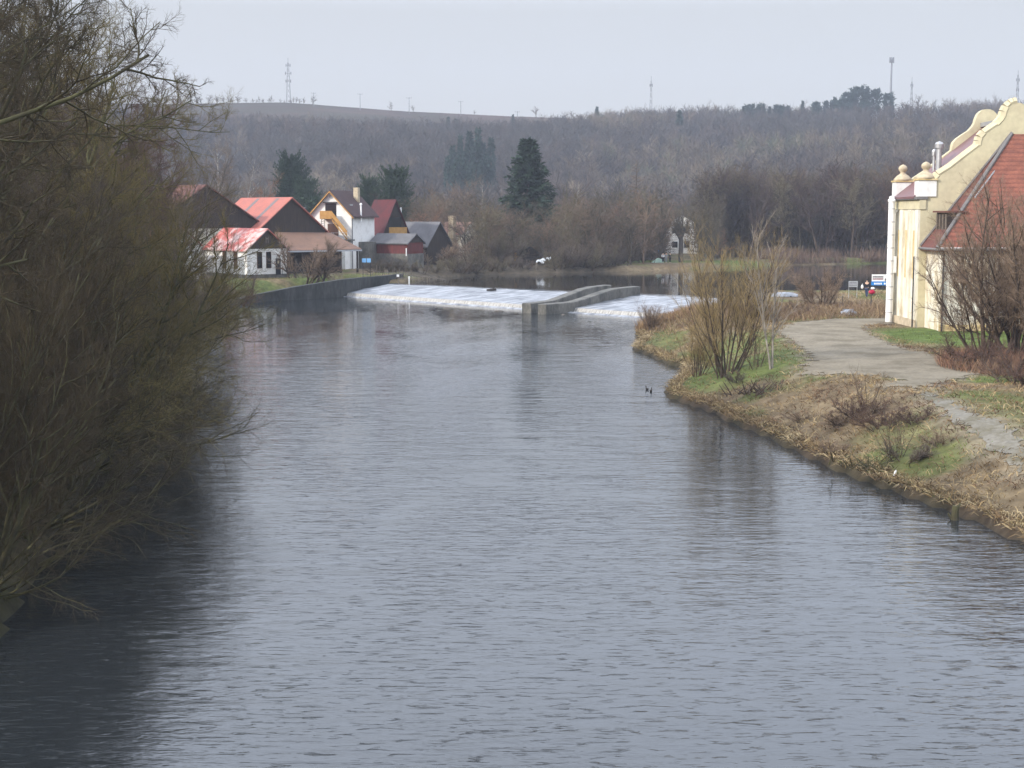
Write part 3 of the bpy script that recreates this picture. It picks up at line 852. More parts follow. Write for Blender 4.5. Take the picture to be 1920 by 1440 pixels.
# ---- the yellow hall on the right bank
YN, YF = 105.0, 111.5
def lx(px, Y=YN): return float(at(px, 400, Y)[0])
def lz(py, Y=YN): return float(at(960, py, Y)[2])
XW = 28.45                                        # left wall plane
T = thing('yellow_hall', 'tall yellow plastered hall with curved gables and white corner pinnacles', 'building', (XW, YN, 1.8))
def loc(px, py, Y=YN): return (lx(px, Y) - XW, lz(py, Y) - 1.8)
cur = [(1717, 372), (1736, 371), (1745, 346), (1748, 338), (1756, 329), (1776, 316), (1807, 291), (1829, 274), (1830, 266), (1832, 259), (1839, 251), (1850, 243),
       (1862, 235), (1869, 227), (1873, 220), (1875, 211), (1879, 202), (1885, 196), (1891, 193.5), (1897, 193)]
pl = [loc(*p) for p in cur]
pl[0] = (0.0, pl[0][1])
xm = pl[-1][0]
out = [(0.0, 0.0)] + pl + [(2 * xm - x, z) for x, z in pl[-2::-1]] + [(2 * xm, 0.0)]
MB().prism(out, -0.3, 0.3).build('gable', M['yellow_plaster'], T)
g2 = MB().prism(out, YF - YN - 0.3, YF - YN + 0.3).build('gable', M['yellow_plaster'], T)
# raised disc and rim mouldings on the front gable
rim = MB()
for (a_, b_) in zip(pl[2:-1], pl[3:]):
    rim.bar((a_[0], 0, a_[1] + 0.03), (b_[0], 0, b_[1] + 0.03), 0.36, 6)
rim.build('gable_coping', M['yellow_plaster'], T)
ZE = pl[0][1]
MB().box(0.0, 0.5, 0.302, YF - YN - 0.302, 0.0, ZE - 0.05).build('wall', M['cream_plaster'], T)
MB().box(-0.10, 0.35, -0.40, YF - YN + 0.35, ZE - 0.75, ZE - 0.08).build('frieze', M['yellow_plaster'], T)
MB().box(-0.30, 0.45, -0.45, YF - YN + 0.45, ZE - 0.075, ZE + 0.12).build('cornice', M['zinc_dark'], T)
for y in (0.1, 2.1, 4.2, 6.2):
    p = MB().box(-0.16, -0.002, y - 0.38, y + 0.38, 0.02, ZE - 0.78).build('pilaster', M['cream_plaster'], T)
for y in (1.1, 3.15, 5.2):
    MB().box(-0.04, -0.001, y - 0.28, y + 0.28, 3.6, 7.0).build('niche', M['ochre'], T)
MB().box(-0.22, -0.165, -0.4, YF - YN + 0.3, -0.2, 0.75).build('plinth', M['pale_stone'], T)
zr = loc(1870, 222)[1]
rf = MB()
rf.slab([(-0.35, 0.32, ZE + 0.14), (-0.35, YF - YN - 0.32, ZE + 0.14), (xm, YF - YN - 0.32, zr), (xm, 0.32, zr)][::-1], 0.15)
rf.slab([(2 * xm + .35, 0.32, ZE + 0.14), (xm, 0.32, zr), (xm, YF - YN - 0.32, zr), (2 * xm + .35, YF - YN - 0.32, ZE + 0.14)][::-1], 0.15)
rfo = rf.build('roof', M['dark_roof'], T)
MB().box(xm - 0.5, xm + 0.2, 0.31, YF - YN - 0.31, zr - 0.25, zr + 0.06).build('ridge_cap', M['steel'], rfo)
sl = (zr - ZE) / (xm + .35)
for px_, top, y, rr in ((1757, 278, 3.4, 0.20), (1748, 292, 4.2, 0.11)):
    x_ = lx(px_, YN + y) - XW; zt = lz(top, YN + y) - 1.8
    c = MB().bar((x_, y, ZE + sl * x_ - 0.2), (x_, y, zt), rr, 10).lathe((x_, y, zt), [(rr * 1.5, 0), (rr * 1.6, 0.30), (rr * 1.2, 0.42), (0.02, 0.5)], 10).build('flue', M['steel'], rfo)
for y, pxc in ((0.15, 1735), (YF - YN - 0.15, 1698)):
    x_ = 0.42
    base = MB().box(x_ - 0.62, x_ + 0.62, y - 0.55, y + 0.55, ZE + 0.13, ZE + 1.25)
    p = base.build('pinnacle', M['white_plaster'], T)
    cap = MB()
    cap.box(x_ - 0.70, x_ + 0.70, y - 0.63, y + 0.63, ZE + 1.252, ZE + 1.36)
    cap.build('pinnacle_cornice', M['ochre'], p)
    MB().lathe((x_, y, ZE + 1.362), [(0.70, 0), (0.62, 0.16), (0.42, 0.36), (0.24, 0.48), (0.18, 0.58), (0.22, 0.66), (0.30, 0.75), (0.33, 0.88), (0.30, 1.0), (0.20, 1.1), (0.08, 1.16), (0.03, 1.18)], 16).build('urn', M['pale_stone'], p, True)
# white sectional flue pipe standing off the wall
p0 = gp(1666, 604, 2.0); fx, fy = p0[0] - XW, p0[1] - YN
zt = lz(378, p0[1]) - 1.8
fl = MB().bar((fx, fy, -0.1), (fx, fy, zt), 0.24, 14).build('flue_pipe', M['white_paint'], T, False)
z = 0.9
while z < zt - 0.2:
    MB().bar((fx, fy, z), (fx, fy, z + 0.05), 0.262, 14).build('collar', M['grey_paint'], fl); z += 0.95
MB().lathe((fx, fy, zt), [(0.30, 0), (0.30, 0.12), (0.22, 0.2), (0.22, 0.35), (0.05, 0.42)], 12).build('cap', M['white_paint'], fl)
MB().bar((fx, fy, zt - 0.9), (0.3, max(fy, 0.5) + 0.4, zt - 0.4), 0.09, 6).build('bracket', M['white_paint'], fl)
MB().box(fx + 0.18, fx + 0.42, fy - 0.16, fy + 0.16, zt - 5.2, zt - 4.0).build('inspection_hatch', M['white_paint'], fl)
MB().box(fx - 0.05, fx + 0.35, fy - 0.30, fy + 0.12, -0.1, 0.22).build('foot', M['iron'], fl)
MB().bar((-0.30, -0.1, 0.0), (-0.30, -0.1, 5.2), 0.05, 8).build('downpipe', M['iron'], T)

# ---- annex with red hipped roof
YA = 101.0; XA = 28.95
T = thing('red_roofed_annex', 'cream plastered annex with red tiled hip roof against the yellow hall', 'building', (XA, YA, 1.8))
za = 7.75 - 1.8
MB().box(0, 20, 0, YN - 0.32 - YA, -0.3, za).build('wall', M['annex_plaster'], T)
ax0 = -0.45; yb = YN - 0.33 - YA
tx, tz_ = 34.6 - XA, 15.45 - 1.8
E1 = (ax0, -0.5, za - 0.1); E2 = (ax0, yb, za - 0.1); T1 = (tx, yb, tz_); R1 = (20.5, -0.5, za - 0.1); R2 = (20.5, yb, tz_)
hipL = MB(); hipL.v = [E1, E2, T1]; hipL.f = [(0, 2, 1)]
rr1 = MB().poly([E1, R1, R2, T1]).poly([(E1[0], E1[1], E1[2] - .2), (E2[0], E2[1], E2[2] - .2), (R1[0], yb, R1[2] - .2), (R1[0], R1[1], R1[2] - .2)])
rr1.poly([E1, (E1[0], E1[1], E1[2] - .2), (R1[0], R1[1], R1[2] - .2), R1]).poly([E2, (E2[0], E2[1], E2[2] - .2), (E1[0], E1[1], E1[2] - .2), E1])
ro = rr1.build('roof', M['tile_red'], T)
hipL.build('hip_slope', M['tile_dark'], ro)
MB().bar((E1[0], E1[1], E1[2] + 0.05), (T1[0], T1[1], T1[2] + 0.05), 0.13, 6).build('hip_flashing', M['zinc_dark'], ro)
MB().bar((E2[0], E2[1] - 0.02, E2[2] + 0.1), (T1[0], T1[1] - 0.02, T1[2] + 0.12), 0.09, 6).build('verge_flashing', M['zinc_dark'], ro)
MB().bar((E1[0] + 2.8, E1[1] + 1.75 * .62 + 0.2, E1[2] + 3.4), (E1[0] + 5.2, E1[1] + 3.4, E1[2] + 5.9), 0.05, 5).build('snow_rail', M['steel'], ro)
MB().bar((ax0, -0.55, za - 0.16), (20, -0.55, za - 0.16), 0.09, 8).bar((ax0 - 0.05, -0.55, za - 0.16), (ax0 - 0.05, yb, za - 0.16), 0.09, 8).build('gutter', M['zinc_dark'], T)
for x in (0.12, 3.2, 7.6):
    MB().bar((x, -0.14, 0), (x, -0.14, za - 0.5), 0.065, 8).bar((x, -0.14, za - 0.5), (x - 0.1, -0.5, za - 0.2), 0.065, 8).build('downpipe', M['iron'], T)
MB().box(-0.35, 20, -0.52, -0.003, za - 0.12, za - 0.02).build('soffit', M['white_plaster'], T)
dm = MB().box(0.55, 1.5, 0.9, 3.3, za + 0.1, za + 2.3).build('dormer', M['dark_wood'], T)
for y in (1.0, 1.75, 2.5, 3.2):
    MB().box(0.48, 0.545, y - 0.05, y + 0.05, za + 0.4, za + 2.2).build('post', M['wood_grey'], dm)
MB().box(0.3, 1.9, 0.6, 3.5, za + 2.305, za + 2.42).build('dormer_roof', M['tile_dark'], dm)
for x in (1.6, 5.2):
    w = MB().box(x, x + 1.2, -0.03, 0.02, 1.6, 3.9).build('window', M['annex_plaster'], T)
MB().box(-0.05, 20, -0.06, -0.003, -0.3, 0.7).build('plinth', M['ochre'], T)

# ------------------------------------------------------------------ masts and poles on the hill
def top_of(px, pytop, Y):
    p = at(px, pytop, Y); zb_ = H1(p[0], p[1]); return p, zb_
def lattice(name, label, px, pytop, Y, w, arms=()):
    p, zb_ = top_of(px, pytop, Y); h = p[2] - zb_
    T = thing(name, label, 'mast', (p[0], p[1], zb_ - 0.3))
    m = MB(); n = max(8, int(h / 3.0))
    wd_ = lambda t: w * (1 - 0.75 * t)
    for sx, sy in ((-1, -1), (1, -1), (1, 1), (-1, 1)):
        m.bar((sx * w / 2, sy * w / 2, 0), (sx * wd_(1) / 2, sy * wd_(1) / 2, h), 0.09, 4)
    for i in range(n):
        a_, b_ = i / n, (i + 1) / n
        for s1, s2 in (((-1, -1), (1, -1)), ((1, -1), (1, 1)), ((1, 1), (-1, 1)), ((-1, 1), (-1, -1))):
            m.bar((s1[0] * wd_(a_) / 2, s1[1] * wd_(a_) / 2, h * a_), (s2[0] * wd_(b_) / 2, s2[1] * wd_(b_) / 2, h * b_), 0.045, 3)
            m.bar((s2[0] * wd_(a_) / 2, s2[1] * wd_(a_) / 2, h * a_), (s1[0] * wd_(b_) / 2, s1[1] * wd_(b_) / 2, h * b_), 0.045, 3)
    m.build('tower', M['mast'], T)
    m = MB().bar((0, 0, h), (0, 0, h + 2.5), 0.12, 5).build('spike', M['mast'], T)
    for t, l in arms:
        MB().bar((-l, 0, h * t), (l, 0, h * t), 0.14, 4).bar((-l, 0, h * t - 0.8), (-l, 0, h * t + 0.8), 0.25, 5).bar((l, 0, h * t - 0.8), (l, 0, h * t + 0.8), 0.25, 5).build('antenna_arm', M['mast'], T)
    return T
lattice('lattice_mast', 'lattice mast on the bare left hilltop, tallest mast on that side', 540, 116, 838, 2.4, ((0.93, 1.1), (0.74, 1.5), (0.55, 1.3)))
lattice('lattice_mast', 'slim pale lattice mast above the wooded middle of the hill', 1221, 150, 838, 1.8, ((0.9, 0.6),))
lattice('lattice_mast', 'thin lattice mast just right of the tall tube mast', 1710, 152, 838, 1.6, ((0.9, 0.5),))
lattice('lattice_mast', 'lattice mast above the gable top at the right edge', 1909, 139, 838, 1.8, ((0.9, 0.8), (0.7, 0.6)))
p, zb_ = top_of(1672, 112, 836); h = p[2] - zb_
T = thing('tube_mast', 'tall grey tubular mast with antenna head beside the hilltop pines', 'mast', (p[0], p[1], zb_ - .3))
MB().bar((0, 0, 0), (0, 0, h), 0.75, 10, 0.42).build('pole', M['mast'], T)
hd = MB()
for i in range(6):
    a_ = i * math.pi / 3
    hd.bar((1.1 * math.cos(a_), 1.1 * math.sin(a_), h - 1.4), (1.1 * math.cos(a_), 1.1 * math.sin(a_), h + 1.6), 0.28, 5)
    hd.bar((0, 0, h - 0.3), (1.1 * math.cos(a_), 1.1 * math.sin(a_), h - 0.3), 0.10, 4)
hd.build('antenna_head', M['mast'], T)
plab = ['power pole on the hilltop nearest the left lattice mast', 'power pole on the bare ridge line, second along from the left lattice mast',
        'power pole on the ridge beside the twiggy lone tree', 'power pole on the ridge right of the twiggy lone tree', 'short power pole at the far end of the pole line']
for (px, pt), lb in zip(((588, 172), (675, 174), (767, 181), (864, 188), (970, 207)), plab):
    p, zb_ = top_of(px, pt, 815); h = p[2] - zb_
    T = thing('power_pole', lb, 'pole', (p[0], p[1], zb_ - .3), 0, 'power poles along the ridge')
    MB().bar((0, 0, 0), (0, 0, h), 0.20, 6, 0.14).build('pole', M['mast'], T)
    MB().bar((-1.3, 0, h - 0.5), (1.3, 0, h - 0.5), 0.10, 4).bar((-1.2, 0, h - .5), (-1.2, 0, h + .1), .08, 4).bar((1.2, 0, h - .5), (1.2, 0, h + .1), .08, 4).build('crossarm', M['mast'], T)
# guard rail along the hilltop road
a_, b_ = at(1636, 216, 800), at(1735, 217, 800)
T = thing('guard_rail', 'pale guard rail along the hilltop road at the right', 'railing', (a_[0], a_[1], H1(a_[0], a_[1])))
n = 9
MB().bar((0, 0, 2.4), (b_[0] - a_[0], 0, H1(b_[0], b_[1]) - H1(a_[0], a_[1]) + 2.4), 0.28, 4).build('rail', M['white_paint'], T)
for i in range(n):
    x = (b_[0] - a_[0]) * i / (n - 1)
    zz = H1(a_[0] + x, a_[1]) - H1(a_[0], a_[1])
    MB().box(x - .12, x + .12, -.1, .1, zz - 1, zz + 2.3).build('post', M['grey_paint'], T)

# ------------------------------------------------------------------ signs, fences, small things
def sign(name, label, px, pyb, pyt, w_px, z, rows, posts, face, Yd=None):
    pass
p = gp(1650, 556, 2.2); Y = p[1]
s_ = Y / F
T = thing('banner_sign', 'white and blue advertising board on posts beside the white flue pipe', 'sign', (at(1634, 553, Y)[0], Y, H1(p[0], Y) - 0.1))
zb_ = T.location[2]
w_ = 40 * s_; z0, z1, zm = at(0, 535, Y)[2] - zb_, at(0, 514.5, Y)[2] - zb_, at(0, 527.5, Y)[2] - zb_
MB().box(0, w_, 0, 0.06, zm, z1).build('white_panel', M['white_paint'], T)
MB().box(-0.05, w_ + 0.05, -0.002, 0.06, z0, zm - 0.004).build('blue_panel', M['blue'], T)
ink = MB(); rd = MB(); wt = MB()
rg = random.Random(4)
x = 0.08
while x < w_ * 0.52:
    l = rg.uniform(0.06, 0.10)
    ink.box(x, x + l, -0.012, -0.002, z1 - 0.30, z1 - 0.16); rd.box(x, x + l, -0.012, -0.002, z1 - 0.50, z1 - 0.36); x += l + 0.025
ink.build('lettering', M['ink'], T); rd.build('lettering', M['maroon_ink'], T)
lg = MB()
for i in range(16):
    t0, t1 = i / 16 * 2 * math.pi, (i + 1) / 16 * 2 * math.pi
    f_ = lambda t: (w_ * 0.76 + 0.30 * math.cos(t) - 0.05 * math.sin(t), z1 - 0.36 + 0.20 * math.cos(t) + 0.13 * math.sin(t))
    lg.bar((f_(t0)[0], -0.01, f_(t0)[1]), (f_(t1)[0], -0.01, f_(t1)[1]), 0.028, 4)
lg.bar((w_ * .64, -.01, z1 - .52), (w_ * .88, -.01, z1 - .20), 0.05, 4)
lg.build('emblem', M['ink'], T)
x = 0.22
while x < w_ - 0.15:
    l = rg.uniform(0.07, 0.13)
    if not 0.9 < x < 1.05: wt.box(x, x + l, -0.014, -0.004, zm - 0.30, zm - 0.13)
    x += l + 0.035
wt.build('lettering', M['white_paint'], T)
for x in (0.08, w_ - 0.08):
    MB().bar((x, 0.1, -0.9), (x, 0.1, z1), 0.035, 6).build('post', M['iron'], T)
p = gp(1600, 556, 2.2); Y = p[1]; s_ = Y / F
x0 = at(1591, 540, Y)[0]
T = thing('notice_board', 'small grey notice board with faint lines of text on thin post', 'sign', (x0, Y, H1(x0, Y) - 0.1))
zb_ = T.location[2]; z0, z1 = at(0, 538, Y)[2] - zb_, at(0, 527, Y)[2] - zb_
MB().box(0, 17 * s_, 0, 0.04, z0, z1).build('panel', M['grey_paint'], T)
tx_ = MB()
for i in range(3):
    x = 0.08
    while x < 17 * s_ - 0.12:
        l = rg.uniform(0.04, 0.10); tx_.box(x, x + l, -0.008, -0.002, z1 - 0.16 - 0.14 * i, z1 - 0.10 - 0.14 * i); x += l + 0.03
tx_.build('lettering', M['ink'], T)
for x in (0.04, 17 * s_ - 0.04):
    MB().bar((x, 0.06, -0.6), (x, 0.06, z1), 0.028, 6).build('post', M['steel'], T)
for (px, pb, pt), lb in zip(((1580, 566, 552), (1633, 575, 550)), ('short dark fence post below the notice board on the grassy berm', 'rusty thin fence post below the left edge of the advertising board')):
    p = gp(px, pb, 2.1)
    h = (pb - pt) * p[1] / F
    T = MB().bar((0, 0, -0.2), (0, 0, h), 0.05, 6, 0.04).box(-.055, .055, -.055, .055, h - .01, h + .02).build('fence_post', M['iron'])
    T.location = (p[0], p[1], H1(p[0], p[1])); tag(T, lb, 'post', 'fence posts on the berm')

# blue info panels by the left bank wall
p = gp(686, 520, 2.0); Y = p[1]; s_ = Y / F
T = thing('info_panel', 'pair of pale blue panels on a dark stand above the bank wall', 'sign', (at(679, 500, Y)[0], Y, H1(p[0], Y)))
zb_ = T.location[2]
z0, z1 = at(0, 492, Y)[2] - zb_, at(0, 484.5, Y)[2] - zb_
for x in (0, 8.8 * s_):
    MB().box(x, x + 7.4 * s_, 0, 0.05, z0, z1).build('panel', M['pale_blue'], T)
MB().bar((0.1, .05, -.3), (0.1, .05, z1), .04, 5).bar((15.5 * s_, .05, -.3), (15.5 * s_, .05, z1), .04, 5).build('stand', M['iron'], T)

# stick fence and leaning poles behind the bank wall
T = thing('stick_fence', 'fence of thin grey stakes with rails on the left bank behind the wall', 'fence', (0, 0, 0))
fa, fb = gp(548, 521, 2.0), gp(835, 514, 2.0)
rg = random.Random(8)
for i in range(64):
    t = (i + rg.uniform(-.3, .3)) / 63
    x, y = fa[0] + (fb[0] - fa[0]) * t, fa[1] + (fb[1] - fa[1]) * t + rg.uniform(-.1, .1)
    z = H1(x, y); h = rg.uniform(1.0, 1.5) if t > .35 else rg.uniform(1.2, 2.2)
    ln = rg.uniform(-.12, .12) if t > .35 else rg.uniform(-.9, .15)
    MB().bar((x, y, z - .2), (x + ln * h, y + rg.uniform(-.1, .1), z + h), 0.035, 5, .028).build('stake', M['wood_grey'] if i % 3 else M['bark_grey'], T)
r1 = MB()
for hh in (.45, 1.0):
    r1.bar((fa[0] + (fb[0] - fa[0]) * .4, fa[1] + (fb[1] - fa[1]) * .4, H1(fa[0], fa[1]) + hh), (fb[0], fb[1], H1(fb[0], fb[1]) + hh), .035, 5)
r1.build('rail', M['wood_grey'], T)
p = gp(767, 519, 2.0)
T = MB().bar((0, 0, -.2), (0, 0, 1.25), .085, 8).lathe((0, 0, 1.25), [(.11, 0), (.11, .08), (.02, .14)], 8).box(-.16, .16, -.16, .16, -.2, .12).build('white_post', M['white_paint'])
T.location = (p[0], p[1], H1(p[0], p[1])); tag(T, 'white painted post standing at the left end of the weir crest', 'post')
p = gp(748, 519, 2.0)
T = thing('white_mailbox', 'small white box sign on a slanted stake near the white post', 'box', (p[0], p[1], H1(p[0], p[1])))
MB().bar((0, 0, -.2), (-.1, 0, 1.2), .04, 5).build('stake', M['wood_grey'], T)
MB().box(-.28, .02, -.06, .06, 1.1, 1.38).build('panel', M['white_paint'], T)
p = gp(755, 520, 2.0)
T = MB()
for i in range(9):
    a_ = rg.uniform(0, 3.1)
    T.bar((rg.uniform(-.3, .3), rg.uniform(-.2, .2), .05), (math.cos(a_) * 1.3, rg.uniform(-.4, .4), rg.uniform(.1, .8)), .05, 5, .03)
T = T.build('driftwood', M['white_tarp']); T.location = (p[0], p[1], H1(p[0], p[1])); tag(T, 'heap of bleached driftwood branches beside the white post', 'driftwood')

# log stranded on the weir apron, stones below it
def on_apron(px, py):
    q = gp(px, py, 0.85); return q
p = on_apron(922, 547.5)
T = MB().bar((-.55, -.15, .0), (.5, .2, .12), .20, 8, .16).bar((.1, .05, .1), (.3, -.2, .45), .06, 5, .03).build('stranded_log', M['log'])
T.location = (p[0], p[1], 1.0); tag(T, 'black log stranded on the white apron of the weir', 'log')
for i, (px, py, r_, lb) in enumerate(((757, 573, .22, 'dark stone breaking the surface below the left half of the weir'),
                                     (818, 577, .20, 'dark stone in the tail water nearest the middle of the apron'),
                                     (841, 579, .34, 'flat long stone awash below the stranded log'),
                                     (935, 584, .34, 'long low stone awash just left of the fish pass'),
                                     (968, 587.5, .22, 'black stone touching the fish pass wall nose'),
                                     (1229, 667.5, .34, 'black stone at the tip of the grassy bank'),
                                     (1275, 697, .25, 'flat stone in the inlet below the willow clump'),
                                     (1056, 590, .24, 'small stone just right of the fish pass nose'))):
    p = gp(px, py, 0)
    T = MB().blob((0, 0, 0), (r_ * (1.7 if 'long' in lb else .9), r_ * .8, r_ * .42), 20 + i, 9, 6, .18).build('river_stone', M['stone'], None, True)
    T.location = (p[0], p[1], -0.02); tag(T, lb, 'stone', 'stones in the river')
# upturned grey boat by the road and covered boat at the pool edge
def boat(name, label, px, py, z, L_, wdt, hgt, rz, m):
    p = gp(px, py, z); n = 13; mb = MB(); k = 9
    for i in range(n):
        t = i / (n - 1); x = (t - .5) * L_
        w = wdt / 2 * max(0.04, math.sin(math.pi * min(1, t * 1.15 + .0)) ** .6 if t < .87 else .62)
        hh = hgt * (0.55 + .45 * math.sin(math.pi * t))
        for j in range(k):
            a_ = math.pi * j / (k - 1)
            mb.v.append((x, w * math.cos(a_), max(0.0, hh * math.sin(a_) ** .8)))
    for i in range(n - 1):
        for j in range(k - 1):
            mb.f.append((i * k + j, i * k + j + 1, (i + 1) * k + j + 1, (i + 1) * k + j))
    mb.f.append(tuple(range(k - 1, -1, -1))); mb.f.append(tuple(range((n - 1) * k, n * k)))
    T = thing(name, label, 'boat', (p[0], p[1], H1(p[0], p[1]) + .05), rz)
    h_ = mb.build('hull', m, T, True)
    MB().box(-L_ * .36, L_ * .36, -.03, .03, hgt * .92, hgt * 1.04).build('keel', m, T)
    MB().box(-L_ * .2, -L_ * .14, -wdt * .35, wdt * .35, -.15, .06).box(L_ * .2, L_ * .26, -wdt * .35, wdt * .35, -.15, .06).build('trestle', M['iron'], T)
    return T
boat('upturned_boat', 'pale grey upturned boat lying in dry grass beside the road', 1590, 591, 2.05, 1.25, .75, .42, .15, M['tarp'])
boat('covered_boat', 'grey boat hull beached among red brown brush at the pool edge', 1470, 558, 1.9, 2.6, .9, .42, -.05, M['tarp'])
# white tarpaulin, orange box, dark hut on the far bank
p = at(1019, 497, 228)
T = MB(); n = 9
for i in range(n):
    for j in range(n):
        x, y = (i / (n - 1) - .5) * 2.2, (j / (n - 1) - .5) * 1.6
        T.v.append((x, y, 1.0 + .55 * x / 2.2 + .3 * math.sin(i * 1.3) * math.cos(j * 1.1) - .5 * (abs(y) ** 1.5)))
for i in range(n - 1):
    for j in range(n - 1): T.f.append((i * n + j, (i + 1) * n + j, (i + 1) * n + j + 1, i * n + j + 1))
m_ = T
T = thing('tarpaulin_shelter', 'crumpled white tarpaulin stretched over poles on the far bank', 'tarpaulin', (p[0], p[1], H1(p[0], p[1]) + .1))
o = m_.build('sheet', M['white_tarp'], T, True); so = o.modifiers.new('t', 'SOLIDIFY'); so.thickness = .03
for x, y in ((-.9, -.5), (.9, -.5), (.9, .5), (-.9, .5)):
    MB().bar((x, y, -.9), (x, y, .95 + .2 * x), .04, 5).build('pole', M['wood_grey'], T)
p = at(993, 500, 234)
T = thing('garden_hut', 'small dark garden hut at the far water edge left of the white tarpaulin', 'hut', (p[0] - 1.2, p[1], H1(p[0], p[1])), .2)
gable_house(T, 2.4, 2.4, 2.0, 2.8, M['dark_wood'], M['iron'], over=.2)
MB().box(-1.2, -.5, -.2, .4, .6, 1.9).build('side_box', M['yellow_wood'], T)
p = at(1005, 510, 222)
T = MB().bar((0, 0, -.3), (0.05, 0, 1.1), .09, 7, .08).lathe((0.05, 0, 1.1), [(.11, 0), (.11, .06), (.02, .1)], 7).build('mooring_post', M['wood_grey']); T.location = (p[0], p[1], H1(p[0], p[1])); tag(T, 'pale mooring post at the far bank left of the tarpaulin', 'post')
# far meadow: mint tent, blue sign
p = at(1233, 498, 246)
T = thing('mint_tent', 'pale mint angler tent on the far meadow beside the pollard', 'tent', (p[0], p[1], H1(p[0], p[1])), .2)
MB().prism([(-.9, 0), (.9, 0), (.55, .55), (.1, .75)], -.5, .5).build('canvas', M['mint'], T)
MB().bar((.1, -.52, 0), (.1, -.52, .75), .02, 4).build('pole', M['steel'], T)
p = at(1233, 480, 258)
T = thing('blue_sign', 'small blue and white sign on posts left of the pollard trees', 'sign', (p[0], p[1], H1(p[0], p[1])))
zz = at(0, 474, 258)[2] - T.location[2]
MB().box(-.6, -.12, 0, .05, zz, zz + .4).build('white_half', M['white_paint'], T)
MB().box(-.11, .5, 0, .05, zz - .05, zz + .5).build('blue_half', M['blue'], T)
MB().bar((-.5, .06, 0), (-.5, .06, zz + .4), .03, 4).bar((.4, .06, 0), (.4, .06, zz + .4), .03, 4).build('stand', M['iron'], T)


# ------------------------------------------------------------------ people and ducks
def skin_body(name, joints, edges, m, parent, lvl=2):
    me = bpy.data.meshes.new(name)
    me.from_pydata([j[0] for j in joints], edges, [])
    o = link(name, me, parent)
    me.materials.append(m)
    sk = o.modifiers.new('skin', 'SKIN'); sk.use_smooth_shade = True
    for i, j in enumerate(joints):
        r_ = j[1] if isinstance(j[1], tuple) else (j[1], j[1])
        me.skin_vertices[0].data[i].radius = r_
        me.skin_vertices[0].data[i].use_root = (i == 0)
    ss = o.modifiers.new('sub', 'SUBSURF'); ss.levels = lvl; ss.render_levels = lvl
    return o


def person(label, loc_, rz, coat, trousers, stride=0.25, arm=0.35, h=1.0):
    """one continuous body mesh; coat, trousers and hair are clothing children"""
    T = thing('person', label, 'person', loc_, rz)
    s = stride
    J = [((0, 0, .95), (.15, .11)), ((0, .01, 1.15), (.14, .10)), ((0, .02, 1.38), (.17, .11)), ((0, .01, 1.50), (.06, .06)), ((0, -.01, 1.62), (.085, .10)), ((0, -.01, 1.72), (.06, .08)),
         ((.19, .02, 1.42), .06), ((.25, .06, 1.14), .045), ((.24, .06 - arm, 1.02), .035), ((.24, .02 - arm, .96), (.03, .02)),
         ((-.19, .02, 1.42), .06), ((-.25, .08, 1.14), .045), ((-.25, .08 - arm * .8, 1.0), .035), ((-.25, .04 - arm * .8, .93), (.03, .02)),
         ((.10, 0, .88), .09), ((.10, -s * .5, .50), .065), ((.10, -s * .9, .09), .045), ((.10, -s * .9 - .14, .04), .035),
         ((-.10, 0, .88), .09), ((-.10, s * .3, .50), .065), ((-.10, s * .95, .10), .045), ((-.10, s * .95 - .13, .04), .035)]
    E = [(0, 1), (1, 2), (2, 3), (3, 4), (4, 5), (2, 6), (6, 7), (7, 8), (8, 9), (2, 10), (10, 11), (11, 12), (12, 13), (0, 14), (14, 15), (15, 16), (16, 17), (0, 18), (18, 19), (19, 20), (20, 21)]
    skin_body('body', J, E, M['skin'], T)
    g = 1.16
    def sub(ids, k=g):
        mp_ = {i: n for n, i in enumerate(ids)}
        jj = [(J[i][0], tuple(x * k for x in J[i][1]) if isinstance(J[i][1], tuple) else J[i][1] * k) for i in ids]
        return jj, [(mp_[a_], mp_[b_]) for a_, b_ in E if a_ in mp_ and b_ in mp_]
    jj, ee = sub([1, 2, 0, 6, 7, 8, 10, 11, 12], 1.2); skin_body('coat', jj, ee, coat, T)
    jj, ee = sub([0, 14, 15, 16, 18, 19, 20], 1.18); skin_body('trousers', jj, ee, trousers, T)
    MB().blob((0, .015, 1.70), (.105, .125, .10), 3, 12, 8, .02).build('hair', M['hair'], T, True)
    T.scale = (h, h, h)
    return T


p = gp(1625, 556, 2.2)
T0 = person('person in black coat walking on the berm pushing a red pushchair', (p[0], p[1], H1(p[0], p[1])), math.radians(200) + math.pi / 2 * 0 + 2.2, M['black_cloth'], M['blue_cloth'])
q = (p[0] - .42, p[1] + .1)
T = thing('shopping_bag', 'white bag hanging at the side of the person in black', 'bag', (q[0], q[1], T0.location[2] + .95))
MB().blob((0, 0, .1), (.13, .09, .19), 4, 10, 8, .08).build('sack', M['white_paint'], T, True)
MB().bar((-.06, 0, .25), (0, 0, .42), .012, 4).bar((.06, 0, .25), (0, 0, .42), .012, 4).build('strap', M['white_paint'], T)
T = thing('pushchair', 'red pushchair with white hood in front of the person in black', 'pushchair', (p[0] + .45, p[1] - .15, T0.location[2]), 0.4)
MB().blob((0, 0, .58), (.34, .22, .22), 6, 12, 8, .04).build('seat', M['red_cloth'], T, True)
MB().blob((.08, 0, .92), (.20, .2, .13), 7, 12, 8, .04).build('hood', M['white_paint'], T, True)
